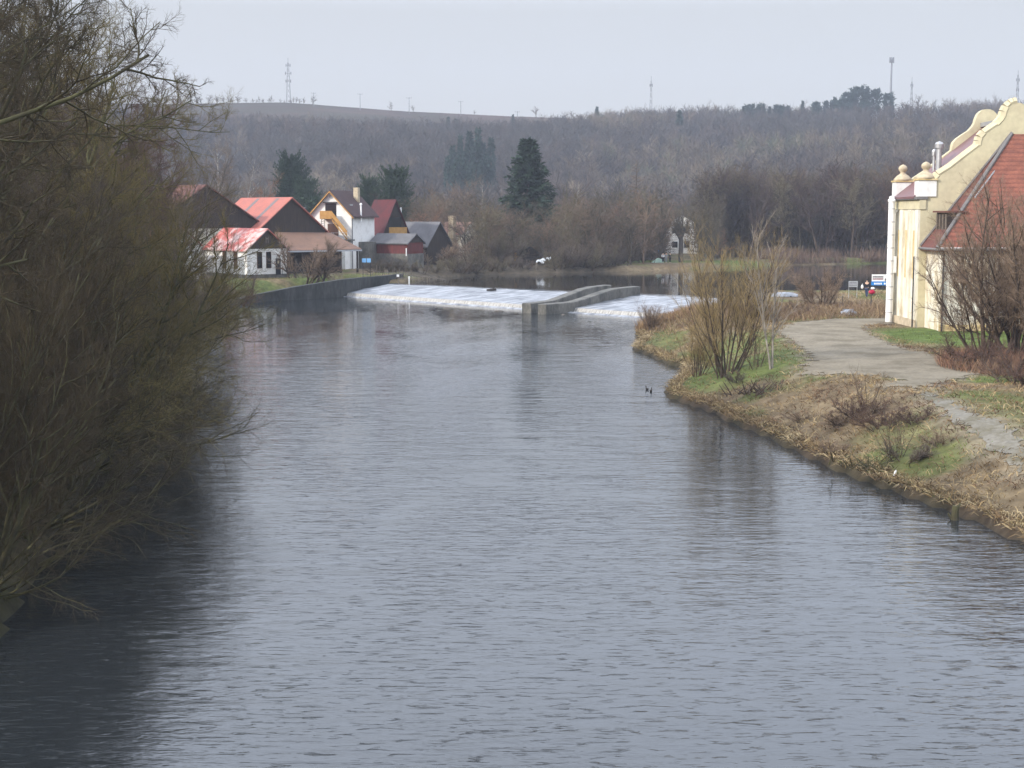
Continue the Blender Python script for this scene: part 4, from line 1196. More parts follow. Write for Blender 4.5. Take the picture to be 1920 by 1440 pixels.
MB().bar((-.3, .15, .15), (.2, .15, .7), .018, 5).bar((.3, .15, .15), (-.1, .15, .6), .018, 5).bar((-.3, -.15, .15), (.2, -.15, .7), .018, 5).bar((.3, -.15, .15), (-.1, -.15, .6), .018, 5).bar((-.1, .15, .6), (-.5, .15, 1.0), .016, 5).bar((-.1, -.15, .6), (-.5, -.15, 1.0), .016, 5).bar((-.5, -.16, 1.0), (-.5, .16, 1.0), .018, 5).build('frame', M['iron'], T)
for x in (-.3, .3):
    for y in (-.2, .2):
        MB().bar((x, y - .025, .14), (x, y + .025, .14), .14, 12).build('wheel', M['iron'], T)
for (px, lb, c1, c2, rz, h) in ((1243, 'person in white top standing by the far water, nearest the mint tent', M['white_paint'], M['black_cloth'], .3, .95),
                                (1249, 'person in grey standing in the middle of the group by the far water', M['grey_cloth'], M['grey_cloth'], -.4, 1.0),
                                (1256, 'person in black with white sleeve at the right of the far group', M['black_cloth'], M['black_cloth'], 1.0, .97)):
    p = at(px, 500, 243)
    person(lb, (p[0], p[1], H1(p[0], p[1])), rz, c1, c2, .08, .1, h)
for (px, py, rz, lb) in ((1213.5, 731, 1.9, 'dark duck swimming near the bank, the one farther from the grass'), (1220.5, 734.5, 1.3, 'dark duck swimming near the bank, the one closer to the grass')):
    p = gp(px, py, 0)
    T = thing('duck', lb, 'duck', (p[0], p[1], 0.0), rz, 'ducks')
    J = [((0, 0, .06), (.095, .085)), ((.14, 0, .06), (.08, .07)), ((.22, 0, .11), (.045, .045)), ((.245, 0, .22), (.032, .032)), ((.27, 0, .265), (.045, .04)), ((.34, 0, .255), (.018, .012)),
         ((-.14, 0, .075), (.07, .055)), ((-.26, 0, .11), (.025, .015))]
    skin_body('body', J, [(0, 1), (1, 2), (2, 3), (3, 4), (4, 5), (0, 6), (6, 7)], M['duck'], T)
    T.scale = (.72, .72, .8)
# litter and little things on the right bank
p = gp(1677, 877, .7)
T = MB().bar((0, 0, 0), (.06, .03, .16), .045, 8, .04).bar((.06, .03, .16), (.075, .037, .21), .02, 8).build('plastic_bottle', M['white_paint'])
T.location = (p[0], p[1], H1(p[0], p[1]) + .03); tag(T, 'white plastic bottle lying in dry grass on the right bank', 'litter')
p = gp(1790, 955, .35)
T = MB()
T.bar((0, 0, -.2), (.03, 0, .75), .17, 9, .10).bar((0, 0, .4), (.16, -.05, .85), .07, 6, .03).bar((0, 0, .2), (-.2, .05, .5), .07, 6, .03)
T = T.build('tree_stump', M['bark_dark']); T.location = (p[0], p[1], H1(p[0], p[1])); tag(T, 'dark rotten stump at the foot of the right bank', 'stump')
# ------------------------------------------------------------------ plants
def nz(v):
    return v / np.maximum(np.linalg.norm(v, axis=-1, keepdims=True), 1e-9)


def frames(T):
    ref = np.where(np.abs(T[..., 2:3]) < 0.9, np.array([0, 0, 1.0]), np.array([1.0, 0, 0]))
    U = nz(np.cross(T, ref)); return U, np.cross(T, U)


def strand(P0, d0, L, r0, r1, ns, wander, up, rng, bend=None):
    """nb branches of ns segments -> (P, R)"""
    nb = len(P0); P = np.zeros((nb, ns + 1, 3)); P[:, 0] = P0; d = d0.copy()
    for i in range(ns):
        d = d + rng.normal(0, wander / math.sqrt(ns), (nb, 3))
        d[:, 2] += up / ns
        if bend is not None: d = d + bend / ns
        d = nz(d)
        P[:, i + 1] = P[:, i] + d * (L / ns)[:, None]
    t = np.linspace(0, 1, ns + 1)[None, :]
    R = r0[:, None] * (1 - t) + r1[:, None] * t
    return P, R


def kids(P, R, n, t0, t1, a0, a1, rng, az=None):
    """n child start points per parent: positions, directions, parent radius, t"""
    nb, m, _ = P.shape; ns = m - 1
    t = t0 + (t1 - t0) * ((np.arange(n)[None, :] + rng.random((nb, n))) / n)
    f = np.clip(t * ns, 0, ns - 1e-4); i = f.astype(int); w = (f - i)[..., None]
    b = np.arange(nb)[:, None]
    pos = P[b, i] * (1 - w) + P[b, i + 1] * w
    T = nz(P[b, i + 1] - P[b, i])
    rad = R[b, i] * (1 - w[..., 0]) + R[b, i + 1] * w[..., 0]
    U, V = frames(T)
    phi = rng.random((nb, 1)) * 6.28 + np.arange(n)[None, :] * 2.4 + rng.normal(0, .5, (nb, n))
    al = a0 + (a1 - a0) * rng.random((nb, n))
    d = T * np.cos(al)[..., None] + (U * np.cos(phi)[..., None] + V * np.sin(phi)[..., None]) * np.sin(al)[..., None]
    return pos.reshape(-1, 3), d.reshape(-1, 3), rad.ravel(), t.ravel()


def tubes(P, R, k):
    nb, m, _ = P.shape
    T = np.zeros_like(P); T[:, 1:-1] = P[:, 2:] - P[:, :-2]; T[:, 0] = P[:, 1] - P[:, 0]; T[:, -1] = P[:, -1] - P[:, -2]
    U, V = frames(nz(T))
    a = np.arange(k) * 2 * math.pi / k
    ring = P[:, :, None, :] + R[:, :, None, None] * (U[:, :, None, :] * np.cos(a)[None, None, :, None] + V[:, :, None, :] * np.sin(a)[None, None, :, None])
    vid = np.arange(nb * m * k).reshape(nb, m, k)
    nx_ = np.roll(vid, -1, 2)
    f = np.stack([vid[:, :-1], nx_[:, :-1], nx_[:, 1:], vid[:, 1:]], -1).reshape(-1, 4)
    return ring.reshape(-1, 3), f


def join(parts):
    V, Fs, n = [], [], 0
    for v, f in parts:
        V.append(v); Fs.append(f + n); n += len(v)
    return np.concatenate(V), np.concatenate(Fs)


def bare_tree(seed, h, spec):
    """spec: stems, lean, spread, levels [(n, t0, t1, a0, a1, lenratio, r, ns, wander, up, sides)]; returns trunk and crown arrays"""
    rng = np.random.default_rng(seed)
    ns0 = spec.get('stems', 1)
    ph = rng.random(ns0) * 6.28 + np.arange(ns0) * 6.28 / ns0
    tl = spec.get('tilt0', 0.0) + (spec.get('tilt', 0.05) - spec.get('tilt0', 0.0)) * rng.random(ns0)
    d0 = np.stack([np.sin(tl) * np.cos(ph), np.sin(tl) * np.sin(ph), np.cos(tl)], 1)
    if 'dir' in spec: d0 = nz(d0 + np.array(spec['dir']))
    sr = spec.get('foot', 0.15) * ns0 ** .5 if ns0 > 1 else 0
    P0 = np.stack([np.cos(ph) * sr * rng.random(ns0), np.sin(ph) * sr * rng.random(ns0), np.full(ns0, -0.25)], 1)
    L0 = h * spec.get('trunk', 0.85) * (0.75 + 0.3 * rng.random(ns0) if ns0 > 1 else np.ones(1))
    r0 = np.full(ns0, spec['r0']) * (0.6 + 0.6 * rng.random(ns0) if ns0 > 1 else np.ones(1))
    bend = np.array(spec['bend']) if 'bend' in spec else None
    P, R = strand(P0, d0, L0, r0, r0 * spec.get('tip', 0.15), 9, spec.get('wander', 0.18), spec.get('up', 0.1), rng, bend)
    trunk = [tubes(P, R, 7)]; crown = []
    lens = L0; nt = spec.get('ntrunk', 1)
    for li, (n, t0, t1, a0, a1, lr, r, ns, wd_, up, sd) in enumerate(spec['levels']):
        pos, d, pr, t = kids(P, R, n, t0, t1, a0, a1, rng)
        Lp = np.repeat(lens, n)
        if li == 0 and spec.get('cone', 0) > 0: k_ = 1.0 - spec['cone'] * np.maximum(t - t0, 0) / (t1 - t0)
        else: k_ = 1.0 - 0.45 * t
        lens = Lp * lr * k_ * (0.6 + 0.7 * rng.random(len(Lp)))
        ra = np.minimum(pr * 0.8, r * (0.7 + .6 * rng.random(len(pr))))
        P, R = strand(pos, d, lens, ra, ra * 0.35, ns, wd_, up, rng, bend * .5 if bend is not None else None)
        (trunk if li < nt else crown).append(tubes(P, R, sd))
    return join(trunk), join(crown)


M['twig_pale'] = plant('pale_twigs', (0.33, 0.27, 0.21), (0.25, 0.20, 0.155))
M['bark_pale'] = plant('pale_bark', (0.30, 0.265, 0.22), (0.20, 0.175, 0.145))
# levels: n, t0, t1, angle0, angle1, length ratio, radius, segments, wander, up, sides
SP = {}
SP['big'] = dict(stems=1, r0=.26, trunk=.92, wander=.22, tip=.12, tilt=.1, ntrunk=2, levels=[
    (17, .14, .97, .55, 1.15, .50, .10, 7, .35, .35, 6), (9, .2, 1, .5, 1.0, .48, .038, 5, .35, .2, 4),
    (9, .15, 1, .45, .95, .50, .017, 4, .4, .15, 3), (8, .1, 1, .4, .9, .55, .011, 3, .35, .1, 3), (5, .2, 1, .4, .9, .6, .0085, 2, .3, .1, 3)])
SP['thick'] = dict(stems=7, foot=.5, r0=.12, tilt0=.08, tilt=.62, trunk=.95, wander=.25, up=.35, ntrunk=1, levels=[
    (11, .12, 1, .3, .85, .42, .034, 6, .3, .35, 5), (9, .12, 1, .3, .8, .50, .014, 4, .3, .3, 3), (8, .1, 1, .3, .8, .55, .0105, 3, .3, .25, 3), (5, .15, 1, .3, .8, .6, .0085, 2, .25, .2, 3)])
SP['lean'] = dict(stems=5, foot=.4, r0=.075, tilt0=.1, tilt=.5, dir=(1.55, -.15, -.25), trunk=1.0, wander=.20, up=.30, ntrunk=1, levels=[
    (9, .25, 1, .3, .9, .46, .026, 6, .3, .05, 5), (8, .15, 1, .35, .9, .50, .011, 5, .3, -.25, 3), (7, .1, 1, .35, .9, .50, .0066, 4, .3, -.45, 3), (3, .2, 1, .4, .9, .6, .0052, 2, .3, -.3, 3)])
SP['willow'] = dict(stems=16, foot=.13, r0=.050, tilt0=.02, tilt=.50, trunk=.97, wander=.12, up=.55, tip=.12, ntrunk=1, levels=[
    (12, .18, 1, .2, .65, .40, .015, 5, .22, .5, 4), (9, .1, 1, .2, .65, .48, .0115, 4, .25, .35, 3), (6, .1, 1, .25, .6, .55, .0115, 3, .2, .3, 3)])
SP['sapling'] = dict(stems=2, foot=.1, r0=.085, tip=.4, tilt=.16, trunk=.97, wander=.1, up=.3, ntrunk=2, levels=[
    (17, .25, 1, .3, .65, .34, .034, 5, .2, .5, 5), (7, .15, 1, .35, .8, .45, .011, 4, .25, .3, 4), (5, .1, 1, .3, .8, .5, .0125, 3, .25, .2, 3)])
SP['mid'] = dict(stems=1, r0=.20, trunk=.90, tilt=.08, wander=.2, ntrunk=1, levels=[
    (15, .16, .97, .5, 1.1, .48, .085, 5, .35, .35, 5), (8, .15, 1, .45, 1.0, .50, .045, 4, .35, .2, 4), (8, .1, 1, .4, .95, .52, .040, 3, .35, .15, 3), (7, .1, 1, .4, .9, .55, .044, 2, .3, .1, 3)])
SP['grove'] = dict(stems=1, r0=.24, trunk=.95, tilt=.12, wander=.2, ntrunk=1, levels=[
    (17, .28, .98, .4, .95, .40, .085, 5, .35, .5, 5), (8, .15, 1, .4, .95, .50, .045, 4, .35, .3, 4), (8, .1, 1, .4, .95, .52, .040, 3, .35, .2, 3), (7, .1, 1, .4, .9, .55, .044, 2, .3, .1, 3)])
SP['midbush'] = dict(stems=8, foot=.45, r0=.075, tilt0=.1, tilt=.85, trunk=.9, wander=.3, up=.4, ntrunk=1, levels=[
    (11, .1, 1, .3, .9, .45, .04, 5, .35, .3, 4), (10, .1, 1, .3, .9, .5, .028, 4, .35, .2, 3), (9, .1, 1, .3, .9, .55, .024, 2, .3, .15, 3)])
SP['fan'] = dict(stems=14, foot=.28, r0=.085, tilt0=.05, tilt=.85, trunk=.98, wander=.14, up=.45, tip=.15, ntrunk=1, levels=[
    (11, .2, 1, .25, .75, .34, .026, 6, .25, .35, 5), (9, .1, 1, .3, .8, .48, .0135, 4, .3, .25, 3), (8, .1, 1, .3, .8, .5, .0115, 3, .3, .15, 3), (3, .2, 1, .3, .8, .6, .0105, 2, .3, .1, 3)])
SP['switch'] = dict(stems=11, foot=.12, r0=.020, tilt0=.02, tilt=.45, trunk=.97, wander=.15, up=.35, tip=.2, ntrunk=1, levels=[
    (7, .2, 1, .2, .6, .32, .009, 4, .2, .4, 3), (4, .2, 1, .3, .7, .4, .0065, 3, .2, .3, 3)])
SP['dead'] = dict(stems=3, foot=.3, r0=.17, tilt0=.1, tilt=.32, trunk=.95, wander=.18, up=.2, tip=.3, ntrunk=2, levels=[
    (6, .3, 1, .3, .8, .32, .07, 5, .3, .4, 5), (4, .2, 1, .4, .9, .5, .035, 4, .3, .2, 3), (3, .2, 1, .4, .9, .5, .022, 3, .3, .1, 3)])
SP['pollard'] = dict(stems=1, r0=.42, trunk=.34, tip=.85, tilt=.03, wander=.05, ntrunk=2, levels=[
    (22, .86, 1.0, .1, .75, 1.75, .11, 6, .15, .6, 5), (8, .25, 1, .3, .7, .35, .045, 4, .3, .4, 4), (7, .1, 1, .3, .8, .5, .026, 3, .3, .2, 3), (4, .1, 1, .3, .8, .5, .018, 2, .3, .2, 3)])
SP['birch'] = dict(stems=1, r0=.13, trunk=.98, tilt=.06, wander=.08, ntrunk=1, levels=[
    (20, .3, .98, .5, .9, .26, .04, 5, .25, .2, 4), (7, .1, 1, .4, .9, .5, .024, 4, .3, -.1, 3), (6, .1, 1, .4, .9, .55, .018, 3, .3, -.3, 3)])
SP['larch'] = dict(stems=1, r0=.2, trunk=1.0, tilt=.02, wander=.04, ntrunk=1, cone=.92, levels=[
    (60, .12, .99, 1.2, 1.6, .30, .04, 4, .15, .15, 4), (9, .1, 1, .5, 1.0, .35, .025, 3, .3, 0, 3), (5, .1, 1, .5, 1, .5, .02, 2, .3, 0, 3)])
SP['sky_tree'] = dict(stems=1, r0=.26, trunk=.85, tilt=.05, wander=.2, ntrunk=1, levels=[
    (13, .22, .97, .5, 1.0, .48, .12, 4, .35, .4, 4), (8, .15, 1, .4, 1.0, .5, .09, 3, .35, .2, 3), (8, .1, 1, .4, .95, .55, .075, 2, .3, .1, 3)])

PROTO = {}


def proto(kind, v, h):
    key = (kind, v)
    if key not in PROTO:
        (tv, tf), (cv, cf) = bare_tree(sum(ord(c) for c in kind) * 7 + v * 101, h, SP[kind])
        hz_ = max(np.percentile(cv[:, 2], 99.7), tv[:, 2].max() * .98) if kind != 'lean' else h
        PROTO[key] = (np_mesh('trunk', tv, tf, None, True), np_mesh('crown', cv, cf, None, False), hz_)
    return PROTO[key]


MESHMAT = {}


def with_mat(me, m):
    k = (me.name, m.name)
    if k not in MESHMAT:
        c = me if not me.materials else me.copy()
        c.materials.clear(); c.materials.append(m)
        MESHMAT[k] = c
    return MESHMAT[k]


def put(kind, v, ph, loc_, h, bark, twig, label, name='bare_tree', cat='tree', group=None, rz=None, wide=1.0):
    """a tree: copies of a prototype's trunk and crown under a new thing"""
    tm, cm, h0 = proto(kind, v, ph)
    s = h / h0
    T = thing(name, label, cat, loc_, rz if rz is not None else random.uniform(0, 6.28), group)
    T.scale = (s * wide, s * wide, s)
    link('trunk' if cat == 'tree' else 'stems', with_mat(tm, M[bark]), T)
    link('crown' if cat == 'tree' else 'twigs', with_mat(cm, M[twig]), T)
    return T


def ground_at(px, Y):
    x = (px - 960) / F * Y * 1.0
    return x, Y, H1(x, Y)


def tree_px(kind, v, ph, px, ytop, Y, bark, twig, label, **k):
    x, y, z = ground_at(px, Y)
    h = at(px, ytop, Y)[2] - z
    return put(kind, v, ph, (x, y, z - .1), h, bark, twig, label, **k)


def on_ground(px, py):
    Y = np.linspace(30, 300, 2701)
    d = ray(px, py); t = Y / d[1]
    z = EYE + d[2] * t; g = H(d[0] * t, Y)
    i = int(np.argmax(z <= g))
    return d[0] * t[i], Y[i], g[i]


def tree_at(kind, v, ph, px, pyb, ytop, bark, twig, label, **k):
    x, y, z = on_ground(px, pyb)
    return put(kind, v, ph, (x, y, z - .05), at(px, ytop, y)[2] - z, bark, twig, label, **k)


# --- near left bank: tall trees
tree_px('big', 0, 20, -60, -260, 50, 'bark_dark', 'twig_dark', 'tall dark tree filling the upper left corner, its trunk outside the picture', rz=2.4)
tree_px('big', 1, 20, 36, -160, 60, 'bark_moss', 'twig_dark', 'tall riverside tree with forked mossy trunk, leftmost trunk in view')
tree_px('big', 2, 20, 128, -45, 74, 'bark_moss', 'twig_olive', 'tall bare tree whose fine round crown stands against the sky', wide=1.0)
tree_px('big', 3, 20, 20, -40, 84, 'bark_dark', 'twig_dark', 'dense dark bare tree standing behind the forked mossy trunk')
tree_px('big', 0, 20, 165, 95, 96, 'bark_dark', 'twig_red', 'bare tree with dusky reddish twigs behind the fine round crown')
tree_px('big', 1, 20, 248, 178, 112, 'bark_brown', 'twig_red', 'reddish bare tree whose top meets the left end of the hill skyline', rz=1.0)
tree_px('big', 2, 20, 300, 250, 128, 'bark_brown', 'twig_grey', 'grey brown bare tree in front of the dark barn', rz=2.0)
tree_px('big', 3, 20, 60, 120, 110, 'bark_dark', 'twig_dark', 'bare tree deep in the left bank wood, behind the reddish ones', rz=.4)
for i, (px, yt, Y) in enumerate(((-30, 60, 100), (100, 90, 120), (180, 150, 135), (10, -60, 92), (235, 215, 140))):
    tree_px('big', i % 4, 20, px, yt, Y, 'bark_dark', 'twig_red' if i in (2, 4) else 'twig_dark', 'dark bare tree in the depth of the left bank wood', rz=1.1 * i, group='deep trees of the left bank wood')
tree_px('big', 2, 20, -250, -500, 42, 'bark_dark', 'twig_dark', 'tall dark bare tree at the bottom left, seen mainly as reflection in the river', rz=.8)
tree_px('big', 3, 20, -330, -600, 34, 'bark_dark', 'twig_dark', 'tall bare tree nearest the bridge, seen only as dark reflection at the lower left', rz=2.1)
tree_px('big', 1, 20, -110, -330, 52, 'bark_dark', 'twig_dark', 'dark bare tree crowding the left edge between corner tree and forked trunk', rz=2.6)
tree_px('big', 0, 20, 85, -130, 66, 'bark_moss', 'twig_olive', 'bare tree with olive twigs between forked trunk and fine round crown', rz=3.0)
tree_px('thick', 0, 9, -40, 250, 48, 'bark_dark', 'twig_dark', 'tall dark thicket at the left edge of the river wood', name='thicket_shrub', cat='shrub', rz=.3)
tree_px('thick', 1, 9, 150, 240, 86, 'bark_moss', 'twig_dark', 'tall dark thicket filling the middle of the left wood', name='thicket_shrub', cat='shrub', rz=1.3)
tree_px('thick', 2, 9, 60, 260, 70, 'bark_moss', 'twig_dark', 'dark thicket right behind the forked mossy trunk', name='thicket_shrub', cat='shrub', rz=2.3)
# --- olive thicket shrubs
thl = ['olive twigged thicket shrub at the left picture edge above the mossy bank', 'olive twigged thicket shrub just right of the forked mossy trunk',
       'tall olive thicket shrub in the middle of the left bank', 'olive thicket shrub at the outer edge of the left bank near the water', 'brownish thicket shrub below the reddish tree',
       'olive thicket shrub in front of the white outbuilding', 'dense low thicket shrub above the leaning willows']
for i, (px, yt, Y, tw_) in enumerate(((30, 420, 50, 'twig_dark'), (105, 345, 60, 'twig_olive'), (185, 335, 70, 'twig_olive'), (248, 392, 80, 'twig_olive'), (215, 330, 92, 'twig_grey'), (300, 430, 98, 'twig_olive'), (110, 520, 52, 'twig_dark'))):
    tree_px('thick', i % 3, 9, px, yt, Y, 'bark_moss', tw_, thl[i], name='thicket_shrub', cat='shrub', group='thicket shrubs on the left bank')
rg = random.Random(31)
for i in range(28):
    Y = 38 + 84 * (i + rg.random()) / 28
    xs = float(np.interp(Y, [p[1] for p in L_S[::-1]], [p[0] for p in L_S[::-1]]))
    x = xs - rg.uniform(1.5, 5.5 + .05 * Y)
    put('thick', i % 3, 9, (x, Y, H1(x, Y) - .1), rg.uniform(6.5, 12.5), 'bark_dark', ('twig_olive', 'twig_olive', 'twig_dark', 'twig_grey')[i % 4] if Y > 52 else 'twig_dark', 'bare twiggy shrub in the tangled mass of the left bank wood', name='thicket_shrub', cat='shrub', group='tangled shrubs of the left bank wood')
for i in range(8):
    Y = 35 + 2.6 * i
    xs = float(np.interp(Y, [p[1] for p in L_S[::-1]], [p[0] for p in L_S[::-1]]))
    put('thick', (i + 1) % 3, 9, (xs - rg.uniform(.8, 2.5), Y, .5), rg.uniform(7, 10.5), 'bark_dark', 'twig_dark', 'dark twiggy shrub in the dense row at the lower left water edge', name='thicket_shrub', cat='shrub', group='dark shrubs at the lower left water edge', wide=.85)
# --- leaning willows over the water
lw = ['willow leaning low over the water, nearest of the leaning ones', 'willow with long branches reaching farthest over the river', 'leaning willow whose fan of branches dips beside the lowest ones',
      'leaning willow above the dark water in the middle of the left bank', 'leaning willow stretching its arching limb toward the white barn reflection', 'slim leaning willow below the thicket by the barn yard', 'leaning willow at the far end of the leaning row', 'small leaning willow at the left picture edge low over dark water', 'leaning willow at the lower left corner, its foot outside the picture', 'airy leaning willow rooted higher on the bank above the nearest one', 'airy leaning willow arching above the farthest reaching one', 'airy leaning willow rooted high in the middle of the leaning row']
for i, (px, Y, L_, zz, rz) in enumerate(((70, 46, 6.0, .4, -.05), (140, 54, 5.9, .5, .10), (180, 62, 5.9, .6, 0.0), (215, 72, 6.2, .9, -.1), (255, 84, 6.6, 1.0, .05), (300, 97, 7.2, 1.0, -.1), (335, 112, 6.6, 1.0, 0), (20, 41, 4.6, .3, .1), (-60, 37, 4.2, .4, -.2), (100, 50, 5.2, 1.6, .2), (165, 58, 5.4, 2.0, -.15), (200, 66, 5.6, 2.2, .15))):
    x = (px - 960) / F * Y
    put('lean', i % 4, 7, (x, Y, zz), L_, 'bark_dark', 'twig_dark' if i < 3 or 6 < i < 9 else 'twig_olive', lw[i], name='leaning_willow', group='willows leaning over the river', rz=rz)
# --- mossy stump and bank
for i, (px, Y, lb) in enumerate(((88, 55, 'green mossy hummock on the dark left bank under the willows'), (30, 47, 'green mossy hummock at the left picture edge by the water'))):
    x = (px - 960) / F * Y - .6
    o = MB().blob((0, 0, 0), (1.3, 1.0, .42), 60 + i, 26, 16, .10).build('mossy_hummock', M['moss'], None, True)
    o.location = (x, Y, H1(x, Y) + .15); tag(o, lb, 'mound')

# --- far left: bare trees by the barns
gl = [('sky_tree', 322, 182, 185, 'bark_grey', 'twig_grey', 'tall grey bare tree beside the dark barn reaching the hill skyline'),
      ('mid', 385, 245, 228, 'bark_grey', 'twig_grey', 'grey bare tree rising over the dark barn roof'),
      ('birch', 414, 255, 236, 'bark_white', 'twig_grey', 'white stemmed birch behind the dark barn, left of two'),
      ('birch', 452, 275, 240, 'bark_white', 'twig_grey', 'white stemmed birch left of the orange red roof, right of two'),
      ('mid', 345, 280, 216, 'bark_brown', 'twig_red', 'brown bare tree against the dark barn gable'),
      ('mid', 478, 318, 252, 'bark_brown', 'twig_orange', 'orange brown tree just behind the ridge of the orange red roof'),
      ('mid', 430, 300, 246, 'bark_grey', 'twig_grey', 'low grey bare tree between the two birches'),
      ('mid', 507, 345, 256, 'bark_brown', 'twig_orange', 'small orange twigged tree next to the round dark pine')]
for i, (kd, px, yt, Y, bk, tw_, lb) in enumerate(gl):
    tree_px('mid' if kd == 'sky_tree' else kd, i % 2, 14, px, yt, Y, bk, tw_, lb)
for i, (px, yt, Y, tw_, lb) in enumerate(((438, 505, 158, 'twig_red', 'reddish brown bush at the water edge before the white barn corner'), (405, 495, 150, 'twig_grey', 'brown bush hiding the left foot of the white barn'),
                                         (372, 480, 140, 'twig_olive', 'olive bush on the bank left of the white barn'), (577, 425, 186, 'twig_tan', 'tan leafless bush in front of the lean-to roof'), (345, 520, 128, 'twig_grey', 'low dense bush at the bend of the left bank'))):
    tree_px('midbush', i % 3, 4, px, yt, Y, 'bark_brown', tw_, lb, name='bush', cat='bush')

# --- thicket along the far bank of the pool
fl_ = [(800, 388, 244, 'mid', 'twig_orange', 'rusty tan tree behind the dark sheds'), (838, 322, 276, 'mid', 'twig_tan', 'tall tan bare tree right of the big round pine'), (872, 372, 262, 'mid', 'twig_tan', 'tan bare tree above the pale cottage'),
       (918, 392, 255, 'mid', 'twig_tan', 'tan bare tree between pale cottage and big spruce'), (955, 402, 246, 'mid', 'twig_greenish', 'greenish bare tree under the left side of the big spruce'), (1003, 398, 243, 'mid', 'twig_grey', 'grey bare tree in front of the big spruce foot'),
       (1048, 400, 246, 'mid', 'twig_tan', 'tan bare tree below the right side of the big spruce'), (1092, 385, 258, 'mid', 'twig_greenish', 'greenish bare tree left of the leaning dead stems'), (1132, 405, 246, 'mid', 'twig_grey', 'grey bare tree below the leaning dead stems'),
       (1168, 388, 262, 'mid', 'twig_greenish', 'greenish bare tree under the tan larch'), (1215, 372, 268, 'mid', 'twig_greenish', 'greenish bare tree left of the pollards'), (1310, 395, 268, 'mid', 'twig_grey', 'grey bare tree right of the white villa'),
       (768, 392, 262, 'mid', 'twig_orange', 'small rusty tree right of the red cottage'), (1340, 425, 258, 'mid', 'twig_orange', 'orange twigged tree at the left foot of the dark grove'), (900, 330, 300, 'birch', 'twig_grey', 'slender birch behind the tan thicket, left of the big spruce'),
       (1070, 330, 300, 'birch', 'twig_grey', 'slender white birch right of the big spruce')]
for i, (px, yt, Y, kd, tw_, lb) in enumerate(fl_):
    tree_px(kd, i % 4 if kd == 'mid' else i % 2, 14, px, yt, Y, 'bark_white' if kd == 'birch' else 'bark_grey', tw_, lb, wide=1.25 if kd == 'mid' else 1)
bl_ = ['bush', 'bare bush at the far water edge, one of the low row along the pool']
bpx = [(788, 488, 206, 'twig_grey'), (815, 482, 210, 'twig_greenish'), (845, 472, 213, 'twig_greenish'), (868, 480, 214, 'twig_grey'), (890, 468, 217, 'twig_greenish'), (915, 474, 219, 'twig_grey'), (935, 478, 219, 'twig_greenish'), (960, 474, 222, 'twig_grey'), (985, 482, 222, 'twig_grey'),
       (1043, 462, 224, 'twig_greenish'), (1062, 448, 227, 'twig_grey'), (1084, 440, 228, 'twig_grey'), (1102, 458, 227, 'twig_greenish'), (1125, 450, 230, 'twig_greenish'), (1148, 455, 232, 'twig_grey'), (1170, 448, 240, 'twig_grey'), (1195, 440, 252, 'twig_grey'), (1215, 450, 258, 'twig_grey'),
       (880, 440, 228, 'twig_tan'), (925, 436, 230, 'twig_grey'), (965, 430, 234, 'twig_greenish'), (1025, 432, 236, 'twig_grey'), (1105, 425, 238, 'twig_greenish'), (1145, 420, 242, 'twig_tan'), (820, 440, 226, 'twig_tan'),
       (740, 478, 205, 'twig_grey'), (770, 482, 206, 'twig_greenish'), (705, 480, 203, 'twig_grey'), (725, 484, 203, 'twig_greenish')]
for i, (px, yt, Y, tw_) in enumerate(bpx):
    tree_px('midbush', i % 4, 4.5, px, yt, Y, 'bark_brown', tw_, 'leafless grey green bush in the low row along the far water edge', name='bush', cat='bush', group='low bushes along the far water edge', wide=1.3)
tree_px('dead', 0, 18, 1055, 296, 300, 'bark_dark', 'twig_dark', 'dark forked bare tree standing right of the big spruce', wide=.8)
for i, (px, Y, L_, rz, tl, lb) in enumerate(((1118, 268, 15, 0.0, .42, 'leaning dead stem right of the big spruce, the steeper one'), (1142, 262, 14, 0.0, .75, 'leaning dead stem slanting low toward the tan larch'))):
    x, y, z = ground_at(px - 6, Y)
    T = put('dead', 1 + i, 18, (x, y, z + 3.0), L_, 'bark_dark', 'twig_dark', lb, name='leaning_dead_tree', wide=.35, rz=.6)
    T.rotation_euler = (0, tl, 0)
tree_px('larch', 0, 18, 1190, 300, 285, 'bark_brown', 'twig_tan', 'tan conical larch rising right of the leaning dead stems')
tree_px('pollard', 0, 12, 1240, 372, 250, 'bark_grey', 'twig_greenish', 'pollard willow on the far meadow, left of the pair')
tree_px('pollard', 1, 12, 1276, 385, 249, 'bark_grey', 'twig_greenish', 'pollard willow with short bare trunk, right of the pair')
# --- dark grove right
gv = [(1350, 305, 272, 'twig_plum', 'plum twigged tree at the left end of the dark grove'), (1378, 332, 280, 'twig_plum', 'plum twigged tree second from the left in the dark grove'), (1405, 338, 266, 'twig_plum', 'dark grove tree standing left of the first greenish crown'),
      (1437, 318, 276, 'twig_plum', 'dark grove tree with reddish top beside the first greenish crown'), (1468, 318, 270, 'twig_greenish', 'first greenish crowned tree in the dark grove'), (1500, 313, 282, 'twig_greenish', 'greenish crowned tree in the middle of the dark grove'),
      (1532, 320, 268, 'twig_plum', 'dark stemmed tree in the middle of the dark grove'), (1562, 320, 280, 'twig_greenish', 'greenish crowned tree right of the middle of the dark grove'), (1594, 322, 270, 'twig_greenish', 'greenish crowned tree with forked slanting trunk in the dark grove'),
      (1626, 326, 284, 'twig_greenish', 'greenish crowned tree left of the white flue pipe'), (1655, 330, 268, 'twig_plum', 'plum twigged tree directly left of the white flue pipe'), (1690, 300, 262, 'twig_red', 'reddish tree peeping over the hall cornice'), (1725, 285, 290, 'twig_red', 'reddish tree showing between the hall pinnacles')]
for i, (px, yt, Y, tw_, lb) in enumerate(gv):
    tree_px('grove', i % 4, 17, px, yt, Y, 'bark_brown', tw_, lb, group='trees of the dark grove', wide=1.2)

